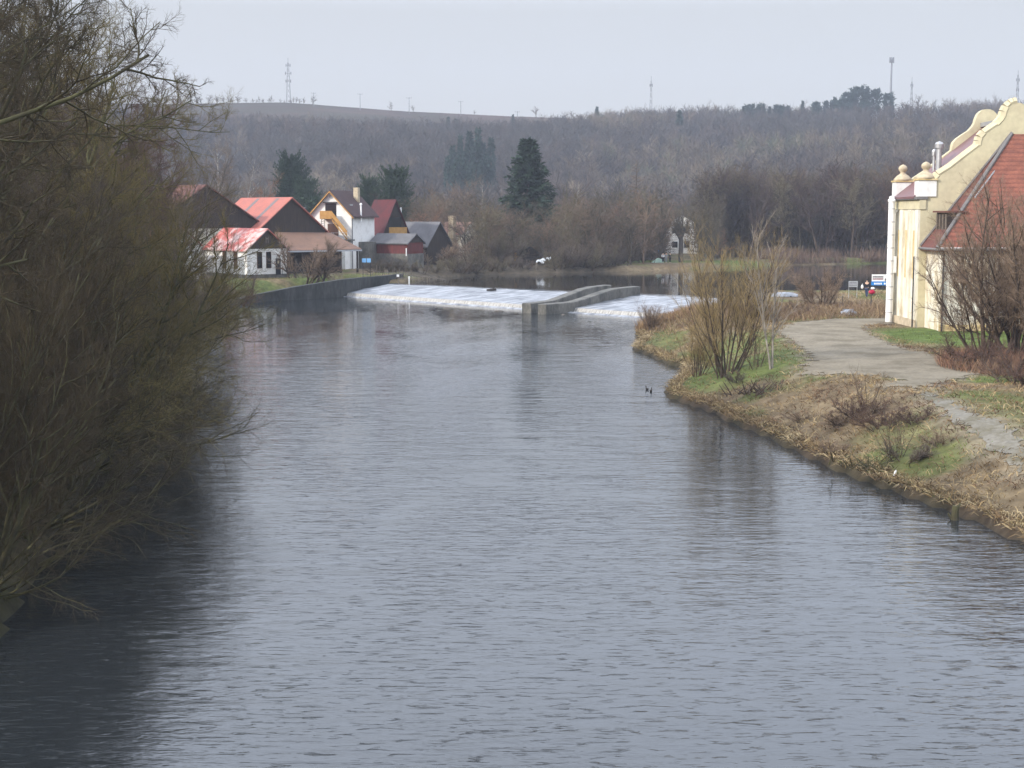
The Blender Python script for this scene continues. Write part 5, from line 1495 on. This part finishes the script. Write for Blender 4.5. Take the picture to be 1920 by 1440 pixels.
# --- right bank near
tree_at('willow', 0, 7, 1362, 702, 404, 'bark_brown', 'twig_willow', 'tall golden brown willow clump on the right bank', name='willow_clump', cat='shrub', wide=1.15)
tree_at('willow', 1, 7, 1308, 706, 585, 'bark_brown', 'twig_willow', 'small willow clump with pale stems left of the tall one', name='willow_clump', cat='shrub', wide=1.25)
tree_at('sapling', 0, 8, 1446, 692, 395, 'bark_pale', 'twig_pale', 'slender pale sapling right of the tall willow clump', name='sapling', rz=1.2)
tree_at('switch', 0, 4, 1418, 690, 585, 'bark_brown', 'twig_tan', 'thin shrub between tall willow clump and slender sapling', name='willow_clump', cat='shrub', wide=1.4)
tree_at('fan', 0, 8, 1885, 672, 322, 'bark_brown', 'twig_tan', 'big many stemmed bush in front of the cream annex wall', name='tall_bush', cat='shrub', wide=1.2, rz=2.2)
tree_at('fan', 0, 8, 1925, 668, 318, 'bark_brown', 'twig_tan', 'many stemmed bush between the big annex bush and the picture edge', name='tall_bush', cat='shrub', wide=1.2, rz=5.1)
tree_at('fan', 1, 8, 1975, 690, 290, 'bark_brown', 'twig_tan', 'many stemmed bush at the right picture edge beside the annex', name='tall_bush', cat='shrub', wide=1.0, rz=.7)
tree_at('fan', 1, 8, 1845, 668, 420, 'bark_brown', 'twig_tan', 'lower many stemmed bush between annex corner and the big annex bush', name='tall_bush', cat='shrub', wide=1.0, rz=4.0)
tree_at('midbush', 0, 4, 1815, 690, 615, 'bark_brown', 'twig_red', 'low reddish brown bush at the left foot of the big annex bush', name='bush', cat='bush', wide=1.3)
tree_at('midbush', 1, 4, 1905, 720, 620, 'bark_brown', 'twig_red', 'low russet bush under the right edge bush', name='bush', cat='bush', wide=1.4)
tree_at('willow', 2, 7, 1220, 620, 558, 'bark_brown', 'twig_tan', 'small willow bush on the reedy spit below the weir', name='willow_clump', cat='shrub', wide=1.7)
tree_at('midbush', 2, 4, 1540, 574, 484, 'bark_brown', 'twig_tan', 'round leafless bush on the berm left of the notice board', name='bush', cat='bush', wide=1.15)
tree_at('switch', 1, 4, 1682, 858, 755, 'bark_brown', 'twig_tan', 'thin straggling shrub on the right bank slope', name='willow_clump', cat='shrub', wide=1.3)
tree_at('switch', 2, 4, 1622, 770, 670, 'bark_brown', 'twig_red', 'thin russet shrub on the bank top above the straggling one', name='willow_clump', cat='shrub', wide=1.1)
tree_at('midbush', 3, 4, 1618, 785, 735, 'bark_brown', 'twig_red', 'low russet bramble mound on the right bank slope', name='bramble_bush', cat='bush', wide=1.5)
for i, (px, pb, pt, tw_, lb) in enumerate(((1585, 800, 762, 'twig_tan', 'low tan brush mound left of the russet bramble mound on the slope'), (1655, 805, 758, 'twig_red', 'russet brush mound right of the bramble mound on the slope'), (1720, 790, 752, 'twig_red', 'russet brush mound near the lower path on the right bank'),
                                     (1560, 850, 822, 'twig_tan', 'small tan brush clump close to the water on the slope'), (1700, 862, 820, 'twig_grey', 'grey brush clump right of the straggling shrub'), (1500, 790, 765, 'twig_tan', 'small tan brush clump below the tall willow clump'), (1380, 715, 690, 'twig_grey', 'grey brush at the very foot of the tall willow clump'), (1765, 835, 805, 'twig_tan', 'small tan brush clump below the lower path'))):
    tree_at('midbush', i % 4, 4, px, pb, pt, 'bark_brown', tw_, lb, name='brush_mound', cat='bush', wide=1.9)
br = [(1425, 552, 118), (1470, 560, 120), (1500, 556, 122), (1400, 560, 114), (1445, 570, 110), (1520, 562, 128), (1385, 545, 122), (1300, 590, 126), (1330, 575, 124), (1265, 598, 127), (1490, 572, 114), (1560, 560, 132)]
for i, (px, yt, Y) in enumerate(br):
    tree_px('midbush', i % 4, 4, px, yt, Y, 'bark_brown', 'twig_red' if i % 2 else 'twig_tan', 'low russet bramble bush between the road and the pool', name='bramble_bush', cat='bush', group='russet brambles by the pool', wide=1.4)


# --- conifers
def conifer(seed, h, width, whorls, per, blades, droop, clump=False, bl=0.55):
    rng = np.random.default_rng(seed)
    tv, tf = tubes(np.array([[[0, 0, -.3], [.03, 0, h * .3], [0, .04, h * .65], [0, 0, h * .98]]]), np.array([[.24, .19, .11, .03]]) * h / 18, 7)
    parts = []
    br_ = []
    for w in range(whorls):
        t = (w + rng.uniform(-.3, .3)) / whorls
        if clump: z = h * (.28 + .70 * t); L_ = width / 2 * (0.35 + .85 * math.sin(math.pi * min(1, .12 + .80 * t)) ** .7) if t < .95 else width * .18
        else: z = h * (.06 + .93 * t); L_ = width / 2 * (1 - t) ** .82 + .3
        n = per if t < .8 else max(3, per - 2)
        a0_ = rng.uniform(0, 6.28)
        for k in range(n):
            a = a0_ + k * 6.28 / n + rng.normal(0, .25)
            up = (.55 if clump else (-.18 + .75 * t)) + rng.normal(0, .12)
            br_.append((z, a, L_ * rng.uniform(.62, 1.12), up))
    br_ = np.array(br_); nb = len(br_)
    d0 = nz(np.stack([np.cos(br_[:, 1]), np.sin(br_[:, 1]), br_[:, 3]], 1))
    P0 = np.stack([np.zeros(nb), np.zeros(nb), br_[:, 0]], 1)
    P, R = strand(P0, d0, br_[:, 2], np.full(nb, .05 * h / 18 + .01), np.full(nb, .012), 5, .12, -droop, rng)
    cv = [tubes(P, R, 3)]
    pos, d, _, t = kids(P, R, blades, .15 if not clump else .30, 1.0, .5, 1.35, rng)
    n = len(pos)
    d[:, 2] -= .25 if not clump else -.35
    d = nz(d)
    L_ = bl * (0.5 + rng.random(n)) * (h / 18) * (1.25 - .5 * t)
    side = nz(np.cross(d, rng.normal(0, 1, (n, 3)))) * (L_ * .20)[:, None]
    V = np.stack([pos - side * .3, pos + d * (L_ * .45)[:, None] - side, pos + d * L_[:, None], pos + d * (L_ * .45)[:, None] + side], 1).reshape(-1, 3)
    Fq = np.arange(n * 4).reshape(n, 4)
    cv.append((V, Fq))
    v, f = join(cv)
    return np_mesh('trunk', tv, tf, None, True), np_mesh('crown', v, f, None, False)


CON = {}


def conifer_px(kind, v, px, ytop, Y, needle, label, wide=1.0, zoff=0.0, **k):
    key = (kind, v)
    if key not in CON:
        CON[key] = {'spruce': lambda: conifer(300 + v, 18, 8.2, 30, 9, 34, .22, bl=.62), 'pine': lambda: conifer(330 + v, 18, 11.5, 30, 10, 60, -.1, True, .55),
                    'spruce_far': lambda: conifer(360 + v, 18, 6.2, 20, 7, 14, .2, bl=.95), 'pine_far': lambda: conifer(390 + v, 18, 9, 13, 7, 20, -.1, True, 1.3)}[kind]()
    tm, cm = CON[key]
    x, y, z = ground_at(px, Y)
    h = at(px, ytop, Y)[2] - z - zoff
    s = h / 18
    T = thing('spruce_tree' if 'spruce' in kind else 'pine_tree', label, 'tree', (x, y, z - .1 + zoff), random.uniform(0, 6.28), k.get('group'))
    T.scale = (s * wide, s * wide, s)
    link('trunk', with_mat(tm, M['bark_brown']), T); link('crown', with_mat(cm, M[needle]), T)
    return T


conifer_px('spruce', 0, 990, 258, 266, 'spruce', 'big dark spruce standing alone in the middle of the far bank', wide=1.6)
conifer_px('pine', 0, 549, 300, 290, 'spruce', 'dark round pine behind the orange red barn roof', wide=.62)
conifer_px('pine', 1, 578, 340, 282, 'pine', 'lower greyish pine just left of the white house gable', wide=.6)
conifer_px('pine', 1, 742, 320, 268, 'pine', 'big round pine right of the white house', wide=.66)
conifer_px('pine', 0, 695, 340, 275, 'pine', 'smaller dark pine behind the white house chimney', wide=.55)
conifer_px('pine_far', 0, 600, 372, 268, 'pine', 'low pine touching the white house roof on the left', wide=1.2)
sp = [(850, 272, 520), (864, 250, 528), (881, 243, 520), (897, 238, 532), (906, 262, 524), (921, 255, 530), (856, 296, 500), (874, 278, 500), (893, 270, 498), (914, 292, 504), (886, 305, 486), (840, 290, 512)]
for i, (px, yt, Y) in enumerate(sp):
    conifer_px('spruce_far', i % 3, px, yt, Y, 'spruce_far', 'bluish spruce in the compact stand on the hillside left of the big spruce', group='spruces of the hillside stand', wide=random.uniform(.55, .95))
for i, (px, yt, Y, lb) in enumerate(((1117, 199, 760, 'lone dark spruce breaking the skyline in the middle of the hill'), (842, 218, 690, 'dark spruce on the hill field above the stand, left of two'), (856, 222, 688, 'dark spruce on the hill field above the stand, right of two'),
                                     (962, 214, 740, 'small bushy spruce on the field just under the ridge'), (1027, 229, 720, 'tiny spruce on the field right of the small bushy one'), (1270, 205, 700, 'spruce on the wooded slope near the slim pale mast'), (748, 262, 620, 'dark spruce on the hillside above the big round pine'))):
    conifer_px('spruce_far', i % 3, px, yt, Y, 'spruce_far', lb)
pn = [(1388, 198, 790), (1400, 196, 792), (1420, 194, 795), (1436, 200, 788), (1452, 196, 792), (1466, 200, 790), (1497, 192, 796), (1522, 195, 790), (1545, 192, 792), (1556, 184, 796), (1580, 176, 800), (1600, 168, 802), (1616, 166, 800), (1632, 168, 802), (1655, 172, 800), (1662, 186, 795), (1570, 190, 786), (1610, 188, 786)]
for i, (px, yt, Y) in enumerate(pn):
    conifer_px('pine_far' if i % 3 else 'spruce_far', i % 3, px, yt + random.uniform(-5, 4), Y, 'spruce_far', 'dark pine in the row on the hilltop left of the tube mast', group='hilltop pines', wide=random.uniform(.75, 1.1))

# --- skyline trees
sk = [(1315, 186, 'grey round crowned bare tree on the skyline left of the hilltop pines'), (1005, 197, 'small domed pinkish tree alone on the ridge line'), (1070, 206, 'flat domed bare tree on the ridge left of the lone dark spruce'), (737, 187, 'twiggy lone tree on the ridge between two power poles'),
      (1160, 202, 'broad bare tree on the skyline right of the lone dark spruce'), (335, 178, 'bare tree on the left ridge end above the barns'), (493, 178, 'bare tree left of the left lattice mast foot'), (556, 180, 'bushy tree at the right of the left lattice mast foot'), (778, 196, 'small bush tree beside the power pole on the ridge'), (890, 204, 'small dense bush on the ridge between the last power poles')]
for i, (px, yt, lb) in enumerate(sk):
    tree_px('sky_tree', i % 3, 12, px, yt, 822, 'bark_grey', 'twig_red' if i == 1 else 'twig_grey', lb, wide=1.5 if i in (1, 2, 4) else 1.1)
rg = random.Random(77)
for i in range(44):
    px = 1130 + i * 18.5 + rg.uniform(-7, 7)
    top = (204 if px < 1370 else 193 if px < 1560 else 186 if px < 1700 else 178) + rg.uniform(-7, 10)
    tree_px('sky_tree', rg.randrange(3), 12, px, top, rg.uniform(800, 835), 'bark_grey', 'twig_grey', 'bare grey tree in the row along the wooded right skyline', group='bare trees along the right skyline', wide=rg.uniform(.9, 1.3))
for i in range(36):
    px = 290 + i * 8.5 + rg.uniform(-6, 6)
    tree_px('sky_tree', rg.randrange(3), 12, px, 180 + rg.uniform(-5, 7), rg.uniform(815, 828), 'bark_grey', 'twig_grey', 'low bare tree in the row along the left ridge', group='bare trees along the left ridge', wide=rg.uniform(1.2, 2.0))


# --- hillside wood: one mass
def hill_tree(rng):
    h = 1.0
    P, R = strand(np.array([[0, 0, 0.]]), np.array([[0, 0, 1.]]), np.array([.9]), np.array([.014]), np.array([.004]), 3, .1, .1, rng)
    out = [tubes(P, R, 3)]
    pos, d, pr, t = kids(P, R, 12, .22, 1, .35, .95, rng)
    P2, R2 = strand(pos, d, .40 * (1 - .5 * t) * (.6 + .6 * rng.random(len(t))), np.full(len(t), .006), np.full(len(t), .003), 2, .25, .5, rng)
    out.append(tubes(P2, R2, 3))
    pos, d, pr, t = kids(P2, R2, 9, .2, 1, .3, .9, rng)
    L_ = .16 * (.5 + rng.random(len(t)))
    s_ = nz(np.cross(d, rng.normal(0, 1, d.shape))) * .0048
    e = pos + d * L_[:, None]
    V = np.stack([pos - s_, pos + s_, e + s_ * .5, e - s_ * .5], 1).reshape(-1, 3)
    out.append((V, np.arange(len(V)).reshape(-1, 4)))
    return join(out)


def mass(name, label, X, Y, hh, ci, pal, m, seed, wx0=.95, wx1=1.35, var=None):
    rng = np.random.default_rng(seed); Z0 = H(X, Y)
    Vs, Fs, Cs, off = [], [], [], 0
    for k in range(6):
        v, f = (var or hv)[k]; sel = np.arange(k, len(X), 6)
        a = rng.random(len(sel)) * 6.28
        c_, s__ = np.cos(a)[:, None], np.sin(a)[:, None]
        wx = rng.uniform(wx0, wx1, len(sel))[:, None] * hh[sel][:, None]
        Xv = X[sel][:, None] + (v[None, :, 0] * c_ - v[None, :, 1] * s__) * wx
        Yv = Y[sel][:, None] + (v[None, :, 0] * s__ + v[None, :, 1] * c_) * wx
        Zv = Z0[sel][:, None] - .3 + v[None, :, 2] * hh[sel][:, None]
        Vs.append(np.stack([Xv, Yv, Zv], -1).reshape(-1, 3))
        Fs.append((f[None] + (np.arange(len(sel)) * len(v))[:, None, None] + off).reshape(-1, 4)); off += len(sel) * len(v)
        Cs.append(np.repeat(np.array(pal)[ci[sel]] * rng.uniform(.75, 1.25, (len(sel), 1)), len(v), 0))
    return tag(link(name, np_mesh(name, np.concatenate(Vs), np.concatenate(Fs), m, False, np.concatenate(Cs))), label, 'wood', kind='stuff')


def fine_tree(rng):
    P, R = strand(np.array([[0, 0, 0.]]), np.array([[rng.normal(0, .12), rng.normal(0, .12), 1.]]), np.array([.92]), np.array([.012]), np.array([.003]), 5, .25, .1, rng)
    out = [tubes(P, R, 4)]
    pos, d, pr, t = kids(P, R, 10, .12, 1, .4, 1.1, rng)
    P2, R2 = strand(pos, d, .46 * (1 - .45 * t) * (.5 + .8 * rng.random(len(t))), np.full(len(t), .006), np.full(len(t), .002), 4, .45, .35, rng)
    out.append(tubes(P2, R2, 3))
    pos, d, pr, t = kids(P2, R2, 8, .15, 1, .4, 1.1, rng)
    P3, R3 = strand(pos, d, .17 * (.4 + rng.random(len(t))), np.full(len(t), .0026), np.full(len(t), .0014), 2, .5, .2, rng)
    out.append(tubes(P3, R3, 3))
    pos, d, pr, t = kids(P3, R3, 7, .2, 1, .4, 1.1, rng)
    L_ = .075 * (.4 + rng.random(len(t)))
    s_ = nz(np.cross(d, rng.normal(0, 1, d.shape))) * .0020
    e = pos + d * L_[:, None]
    out.append((np.stack([pos - s_, pos + s_, e + s_ * .5, e - s_ * .5], 1).reshape(-1, 3), np.arange(len(pos) * 4).reshape(-1, 4)))
    return join(out)


fv = [fine_tree(np.random.default_rng(700 + i)) for i in range(6)]
hv = [hill_tree(np.random.default_rng(900 + i)) for i in range(6)]
rng = np.random.default_rng(4242)
N = 9000
Yh = 370 + (835 - 370) * rng.random(N) ** .85
pxh = rng.uniform(230, 2010, N)
Xh = (pxh - 960) / F * Yh
keep = (Yh < 835)
fieldy = np.interp(pxh, [200, 700, 950, 1100, 1180], [2000, 2000, 2000, 2000, 2000]) + 30 * (fbm(Xh / 60, Yh / 60) - .5)
keep &= (Yh < fieldy) & ~((pxh > 1615) & (pxh < 1760) & (Yh > 735))
keep &= ~((np.abs(pxh - 885) < 50) & (Yh < 545) & (Yh > 470))
Xh, Yh, pxh = Xh[keep], Yh[keep], pxh[keep]
Zh = H(Xh, Yh)
hh = rng.uniform(9, 15, len(Xh))
lim = np.interp(pxh, [200, 330, 560, 700, 820, 950, 1050, 1110, 1180, 1300, 1420, 1560, 1640, 1760, 1920], [206, 214, 222, 226, 232, 230, 224, 217, 211, 207, 205, 203, 200, 198, 195]) + rng.normal(0, 4, len(Xh))
yq = (720 - lim) / F
hmax = EYE + (-sp_ + yq * cp) / (cp + yq * sp_) * Yh - Zh        # wood stays below its ragged upper edge
hh = np.minimum(hh, hmax)
kp = hh > 4.5
Xh, Yh, pxh, Zh, hh = Xh[kp], Yh[kp], pxh[kp], Zh[kp], hh[kp]
PAL = np.array([[.076, .070, .066], [.10, .080, .070], [.060, .054, .053], [.13, .105, .078], [.165, .135, .10], [.085, .09, .060]])
zone = fbm(Xh / 55 + 4, Yh / 75)
ci = np.clip(((zone - .3) * 12 + rng.normal(0, 1.0, len(Xh))).astype(int), 0, 5)
mass('hillside_wood', 'leafless grey brown wood covering the hillside behind the river', Xh, Yh, hh, ci, PAL, M['hill_wood'], 7)
# thicket behind the far bank trees, and the depth of the dark grove
r_ = np.random.default_rng(51)
n = 760
px = r_.uniform(690, 1345, n); Y = r_.uniform(228, 330, n); X = (px - 960) / F * Y
ok = ~inside(X, Y, UPPER) & (seg_dist(X, Y, UPPER) > 3) & ~((px < 832) & (Y < 250)) & ~((np.abs(px - 866) < 30) & (Y < 268)) & ~((np.abs(px - 1275) < 36) & (Y < 303))& ~((px < 800) & (Y < 262))
lim = np.interp(px, [690, 800, 845, 900, 940, 1045, 1100, 1200, 1345], [385, 382, 350, 375, 402, 400, 374, 362, 384]) + r_.normal(0, 7, n)
yq = (720 - lim) / F
ht = np.minimum(r_.uniform(4, 11, n), EYE + (-sp_ + yq * cp) / (cp + yq * sp_) * Y - H(X, Y))
ok &= ht > 1.5
mass('bank_thicket', 'tangled tan leafless thicket behind the far shore of the pool', X[ok], Y[ok], ht[ok], np.clip((fbm(X[ok] / 9, Y[ok] / 9) * 6 + r_.normal(0, .8, ok.sum())).astype(int), 0, 5),
     [(.10, .08, .06), (.14, .10, .072), (.08, .068, .05), (.115, .098, .062), (.155, .105, .077), (.075, .062, .053)], M['hill_wood'], 8, .8, 1.5, fv)
n = 420
px = r_.uniform(1325, 1760, n); Y = r_.uniform(274, 345, n); X = (px - 960) / F * Y
ok = seg_dist(X, Y, UPPER) > 4
mass('grove_depth', 'dark plum brown depth of the grove behind its front trees', X[ok], Y[ok], r_.uniform(11, 15.5, ok.sum()), np.clip((fbm(X[ok] / 9, Y[ok] / 9) * 6 + r_.normal(0, .8, ok.sum())).astype(int), 0, 5),
     [(.072, .053, .048), (.085, .06, .052), (.062, .047, .046), (.095, .08, .055), (.105, .08, .056), (.068, .05, .05)], M['hill_wood'], 9, .7, 1.2, fv)


# --- grass, reeds
def blades(name, X, Y, hgt, wdt, lean, pal, label, seed, lift=0.0, dirbias=(0, 0)):
    rng = np.random.default_rng(seed); n = len(X)
    Z = H(X, Y) + lift
    a = rng.random(n) * 6.28
    tl = lean * (.3 + rng.random(n))
    d = np.stack([np.cos(a) * tl + dirbias[0], np.sin(a) * tl + dirbias[1], np.ones(n)], 1); d = nz(d)
    h = hgt * (.5 + rng.random(n))
    p0 = np.stack([X, Y, Z - .03], 1)
    s = nz(np.cross(d, rng.normal(0, 1, (n, 3)))) * (wdt * (.6 + .8 * rng.random(n)))[:, None]
    mid = p0 + d * (h * .55)[:, None]
    d2 = d.copy(); d2[:, 2] -= .5 * lean; d2 = nz(d2)
    tip = mid + d2 * (h * .5)[:, None]
    V = np.stack([p0 - s, p0 + s, mid + s * .8, tip + s * .15, tip - s * .15, mid - s * .8], 1).reshape(-1, 3)
    b = np.arange(n)[:, None] * 6
    F_ = np.concatenate([np.concatenate([b, b + 1, b + 2, b + 5], 1), np.concatenate([b + 5, b + 2, b + 3, b + 4], 1)])
    pal = np.array(pal)
    zone = fbm(X / 2.2 + seed, Y / 2.2)
    ci = np.clip((zone - .28) * 2.2 * len(pal) + rng.normal(0, .8, n), 0, len(pal) - 1).astype(int)
    c = np.repeat(pal[ci] * rng.uniform(.7, 1.3, (n, 1)), 6, 0)
    o = link(name, np_mesh(name, V, F_, M['dry_grass'], False, c))
    return tag(o, label, 'grass', kind='stuff')


rng = np.random.default_rng(99)
RP = np.array([gp(x, y, 2.0)[:2] for x, y in road_px]); PP = np.array([gp(x, y, 1.95)[:2] for x, y in path_px])
n = 210000
X = rng.uniform(6, 50, n); Y = 34 + (135 - 34) * rng.random(n) ** 1.35
dl = seg_dist(X, Y, LOWER); ok = (~inside(X, Y, LOWER)) & (dl > .1) & (~inside(X, Y, RP) | (seg_dist(X, Y, RP) < .45 * rng.random(n))) & (~inside(X, Y, PP) | (seg_dist(X, Y, PP) < .4 * rng.random(n))) & (X < .37 * Y + 3) & ~((X > 27.5) & (Y > 99.5))
gz_ = np.zeros(n)
for cx, cy, rx, ry, k in GREEN:
    gz_ = np.maximum(gz_, sstep(1.2, .8, np.hypot((X - cx) / rx, (Y - cy) / ry)) * k)
gz_ = np.maximum(gz_, sstep(.50, .60, fbm(X / 5 + 3, Y / 5 + 8)) * .6)
clump = fbm(X / .9, Y / .9 + 60)
ok &= rng.random(n) < sstep(.33, .55, clump) * (1 - .0 * gz_) + .12
Xa, Ya, ga = X[ok], Y[ok], gz_[ok]
g_ = rng.random(len(Xa)) < ga
blades('dry_grass', Xa[~g_], Ya[~g_], .30, .014, 1.4, [(.17, .115, .06), (.25, .18, .095), (.34, .26, .14), (.28, .20, .10), (.15, .10, .06), (.20, .12, .07), (.11, .07, .045)], 'matted straw coloured grass covering the right river bank', 5, dirbias=(-.25, -.2))
blades('green_grass', Xa[g_], Ya[g_], .12, .011, .7, [(.10, .13, .03), (.075, .11, .025), (.14, .14, .045), (.11, .15, .03)], 'short fresh green grass in patches on the right bank', 6)
# tussocks hanging over the water edge
t = rng.random(9000)
seg = np.array(R_S[1:]); sl_ = np.hypot(*(np.diff(seg, axis=0).T)); cs = np.concatenate([[0], np.cumsum(sl_)]) / sl_.sum()
X = np.interp(t, cs, seg[:, 0]) + rng.uniform(.0, .9, 9000); Y = np.interp(t, cs, seg[:, 1]) + rng.uniform(-.3, .5, 9000)
ok = ~inside(X, Y, LOWER)
blades('bank_tussocks', X[ok], Y[ok], .42, .016, 1.6, [(.20, .14, .075), (.30, .23, .12), (.15, .10, .055), (.36, .28, .16)], 'dry tussocks drooping over the right water edge', 8, dirbias=(-.6, -.35))
# reeds, russet undergrowth
def patch(cx, cy, rx, ry, n, seed):
    r_ = np.random.default_rng(seed)
    a = r_.random(n) * 6.28; q = np.sqrt(r_.random(n))
    return cx + rx * q * np.cos(a), cy + ry * q * np.sin(a)
X, Y = patch(*gp(1895, 690, 2)[:2], 3.6, 5.0, 7000, 1)
blades('russet_undergrowth', X, Y, .62, .010, .6, [(.20, .105, .07), (.15, .08, .06), (.26, .15, .09), (.18, .12, .08)], 'russet dry undergrowth round the feet of the annex bushes', 11)
X, Y = patch(26, 121, 15, 11, 16000, 2)
ok = ~inside(X, Y, LOWER) & ~inside(X, Y, RP) & ~inside(X, Y, UPPER) & (Y > 108)
blades('dry_reeds', X[ok], Y[ok], .52, .018, .7, [(.17, .115, .075), (.24, .17, .10), (.14, .09, .065), (.27, .20, .12)], 'dry reeds and weeds on the berm between road and pool', 12)
X = rng.uniform(30, 62, 12000); Y = rng.uniform(112, 152, 12000)
ok = ~inside(X, Y, UPPER) & (X < .40 * Y)
blades('berm_grass', X[ok], Y[ok], .38, .020, 1.2, [(.27, .20, .11), (.34, .26, .15), (.22, .15, .085)], 'pale dry grass on the berm beyond the road', 13)
X = rng.uniform(44, 76, 15000); Y = 256 + rng.uniform(0, 14, 15000)
ok = ~inside(X, Y, UPPER)
ok &= rng.random(15000) < sstep(.35, .6, fbm(X / 4, Y / 3))
blades('reed_belt', X[ok], Y[ok], 1.5, .03, .35, [(.17, .115, .085), (.14, .095, .075), (.21, .145, .10), (.12, .085, .07)], 'reddish brown reed belt on the far shore below the dark grove', 14)
X, Y = patch(*gp(1235, 618, .2)[:2], 3.6, 4.0, 5000, 3)
ok = ~inside(X, Y, LOWER)
blades('spit_reeds', X[ok], Y[ok], .7, .016, .4, [(.26, .17, .09), (.32, .22, .12), (.20, .12, .075)], 'tan reeds on the spit below the weir', 15)
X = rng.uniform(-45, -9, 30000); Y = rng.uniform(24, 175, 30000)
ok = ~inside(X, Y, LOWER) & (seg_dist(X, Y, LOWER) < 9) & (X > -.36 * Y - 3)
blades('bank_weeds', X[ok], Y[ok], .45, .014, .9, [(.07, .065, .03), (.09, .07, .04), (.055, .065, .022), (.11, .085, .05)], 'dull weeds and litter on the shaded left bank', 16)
X = rng.uniform(-34, -11, 5000); Y = rng.uniform(176, 200, 5000)
ok = ~inside(X, Y, LOWER) & ~inside(X, Y, UPPER) & (seg_dist(X, Y, LOWER) < 6)
blades('wall_top_grass', X[ok], Y[ok], .22, .02, .9, [(.16, .15, .06), (.12, .13, .045), (.22, .18, .09)], 'yellowish grass along the top of the bank wall', 17)
# brushwood heap by the sapling
p = gp(1432, 700, 2.0); mb = MB(); rg = random.Random(12)
for i in range(70):
    a_ = rg.uniform(0, 6.28); x, y = rg.gauss(0, .9), rg.gauss(0, .5)
    mb.bar((x, y, .02), (x + math.cos(a_) * rg.uniform(.3, .9), y + math.sin(a_) * rg.uniform(.3, .8), rg.uniform(.1, .75)), rg.uniform(.015, .045), 5, .012)
o = mb.build('brushwood_heap', M['bark_brown']); o.location = (p[0], p[1], H1(p[0], p[1])); tag(o, 'dark brushwood heap round the foot of the slender sapling', 'brushwood')
p = gp(1640, 848, 1.0); mb = MB()
for i in range(60):
    a_ = rg.uniform(0, 6.28); x, y = rg.gauss(0, .8), rg.gauss(0, .5)
    mb.bar((x, y, .02), (x + math.cos(a_) * rg.uniform(.2, .8), y + math.sin(a_) * rg.uniform(.2, .6), rg.uniform(.1, .5)), rg.uniform(.01, .03), 5, .008)
o = mb.build('brushwood_heap', M['bark_dark']); o.location = (p[0], p[1], H1(p[0], p[1])); tag(o, 'grey brushwood heap on the bank slope below the straggling shrub', 'brushwood')

# ------------------------------------------------------------------ haze
hz = MB().box(-920, 920, -80, 1320, -3, 135).build('haze', None)
hm = bpy.data.materials.new('haze'); hm.use_nodes = True
hn, hl = hm.node_tree.nodes, hm.node_tree.links
hn.remove(hn['Principled BSDF'])
vol = hn.new('ShaderNodeVolumePrincipled')
vol.inputs['Color'].default_value = (0.76, 0.83, 0.97, 1)
vol.inputs['Density'].default_value = 0.00029
vol.inputs['Anisotropy'].default_value = 0.2
hl.new(vol.outputs[0], hn['Material Output'].inputs['Volume'])
hz.data.materials.append(hm)
tag(hz, kind='stuff')
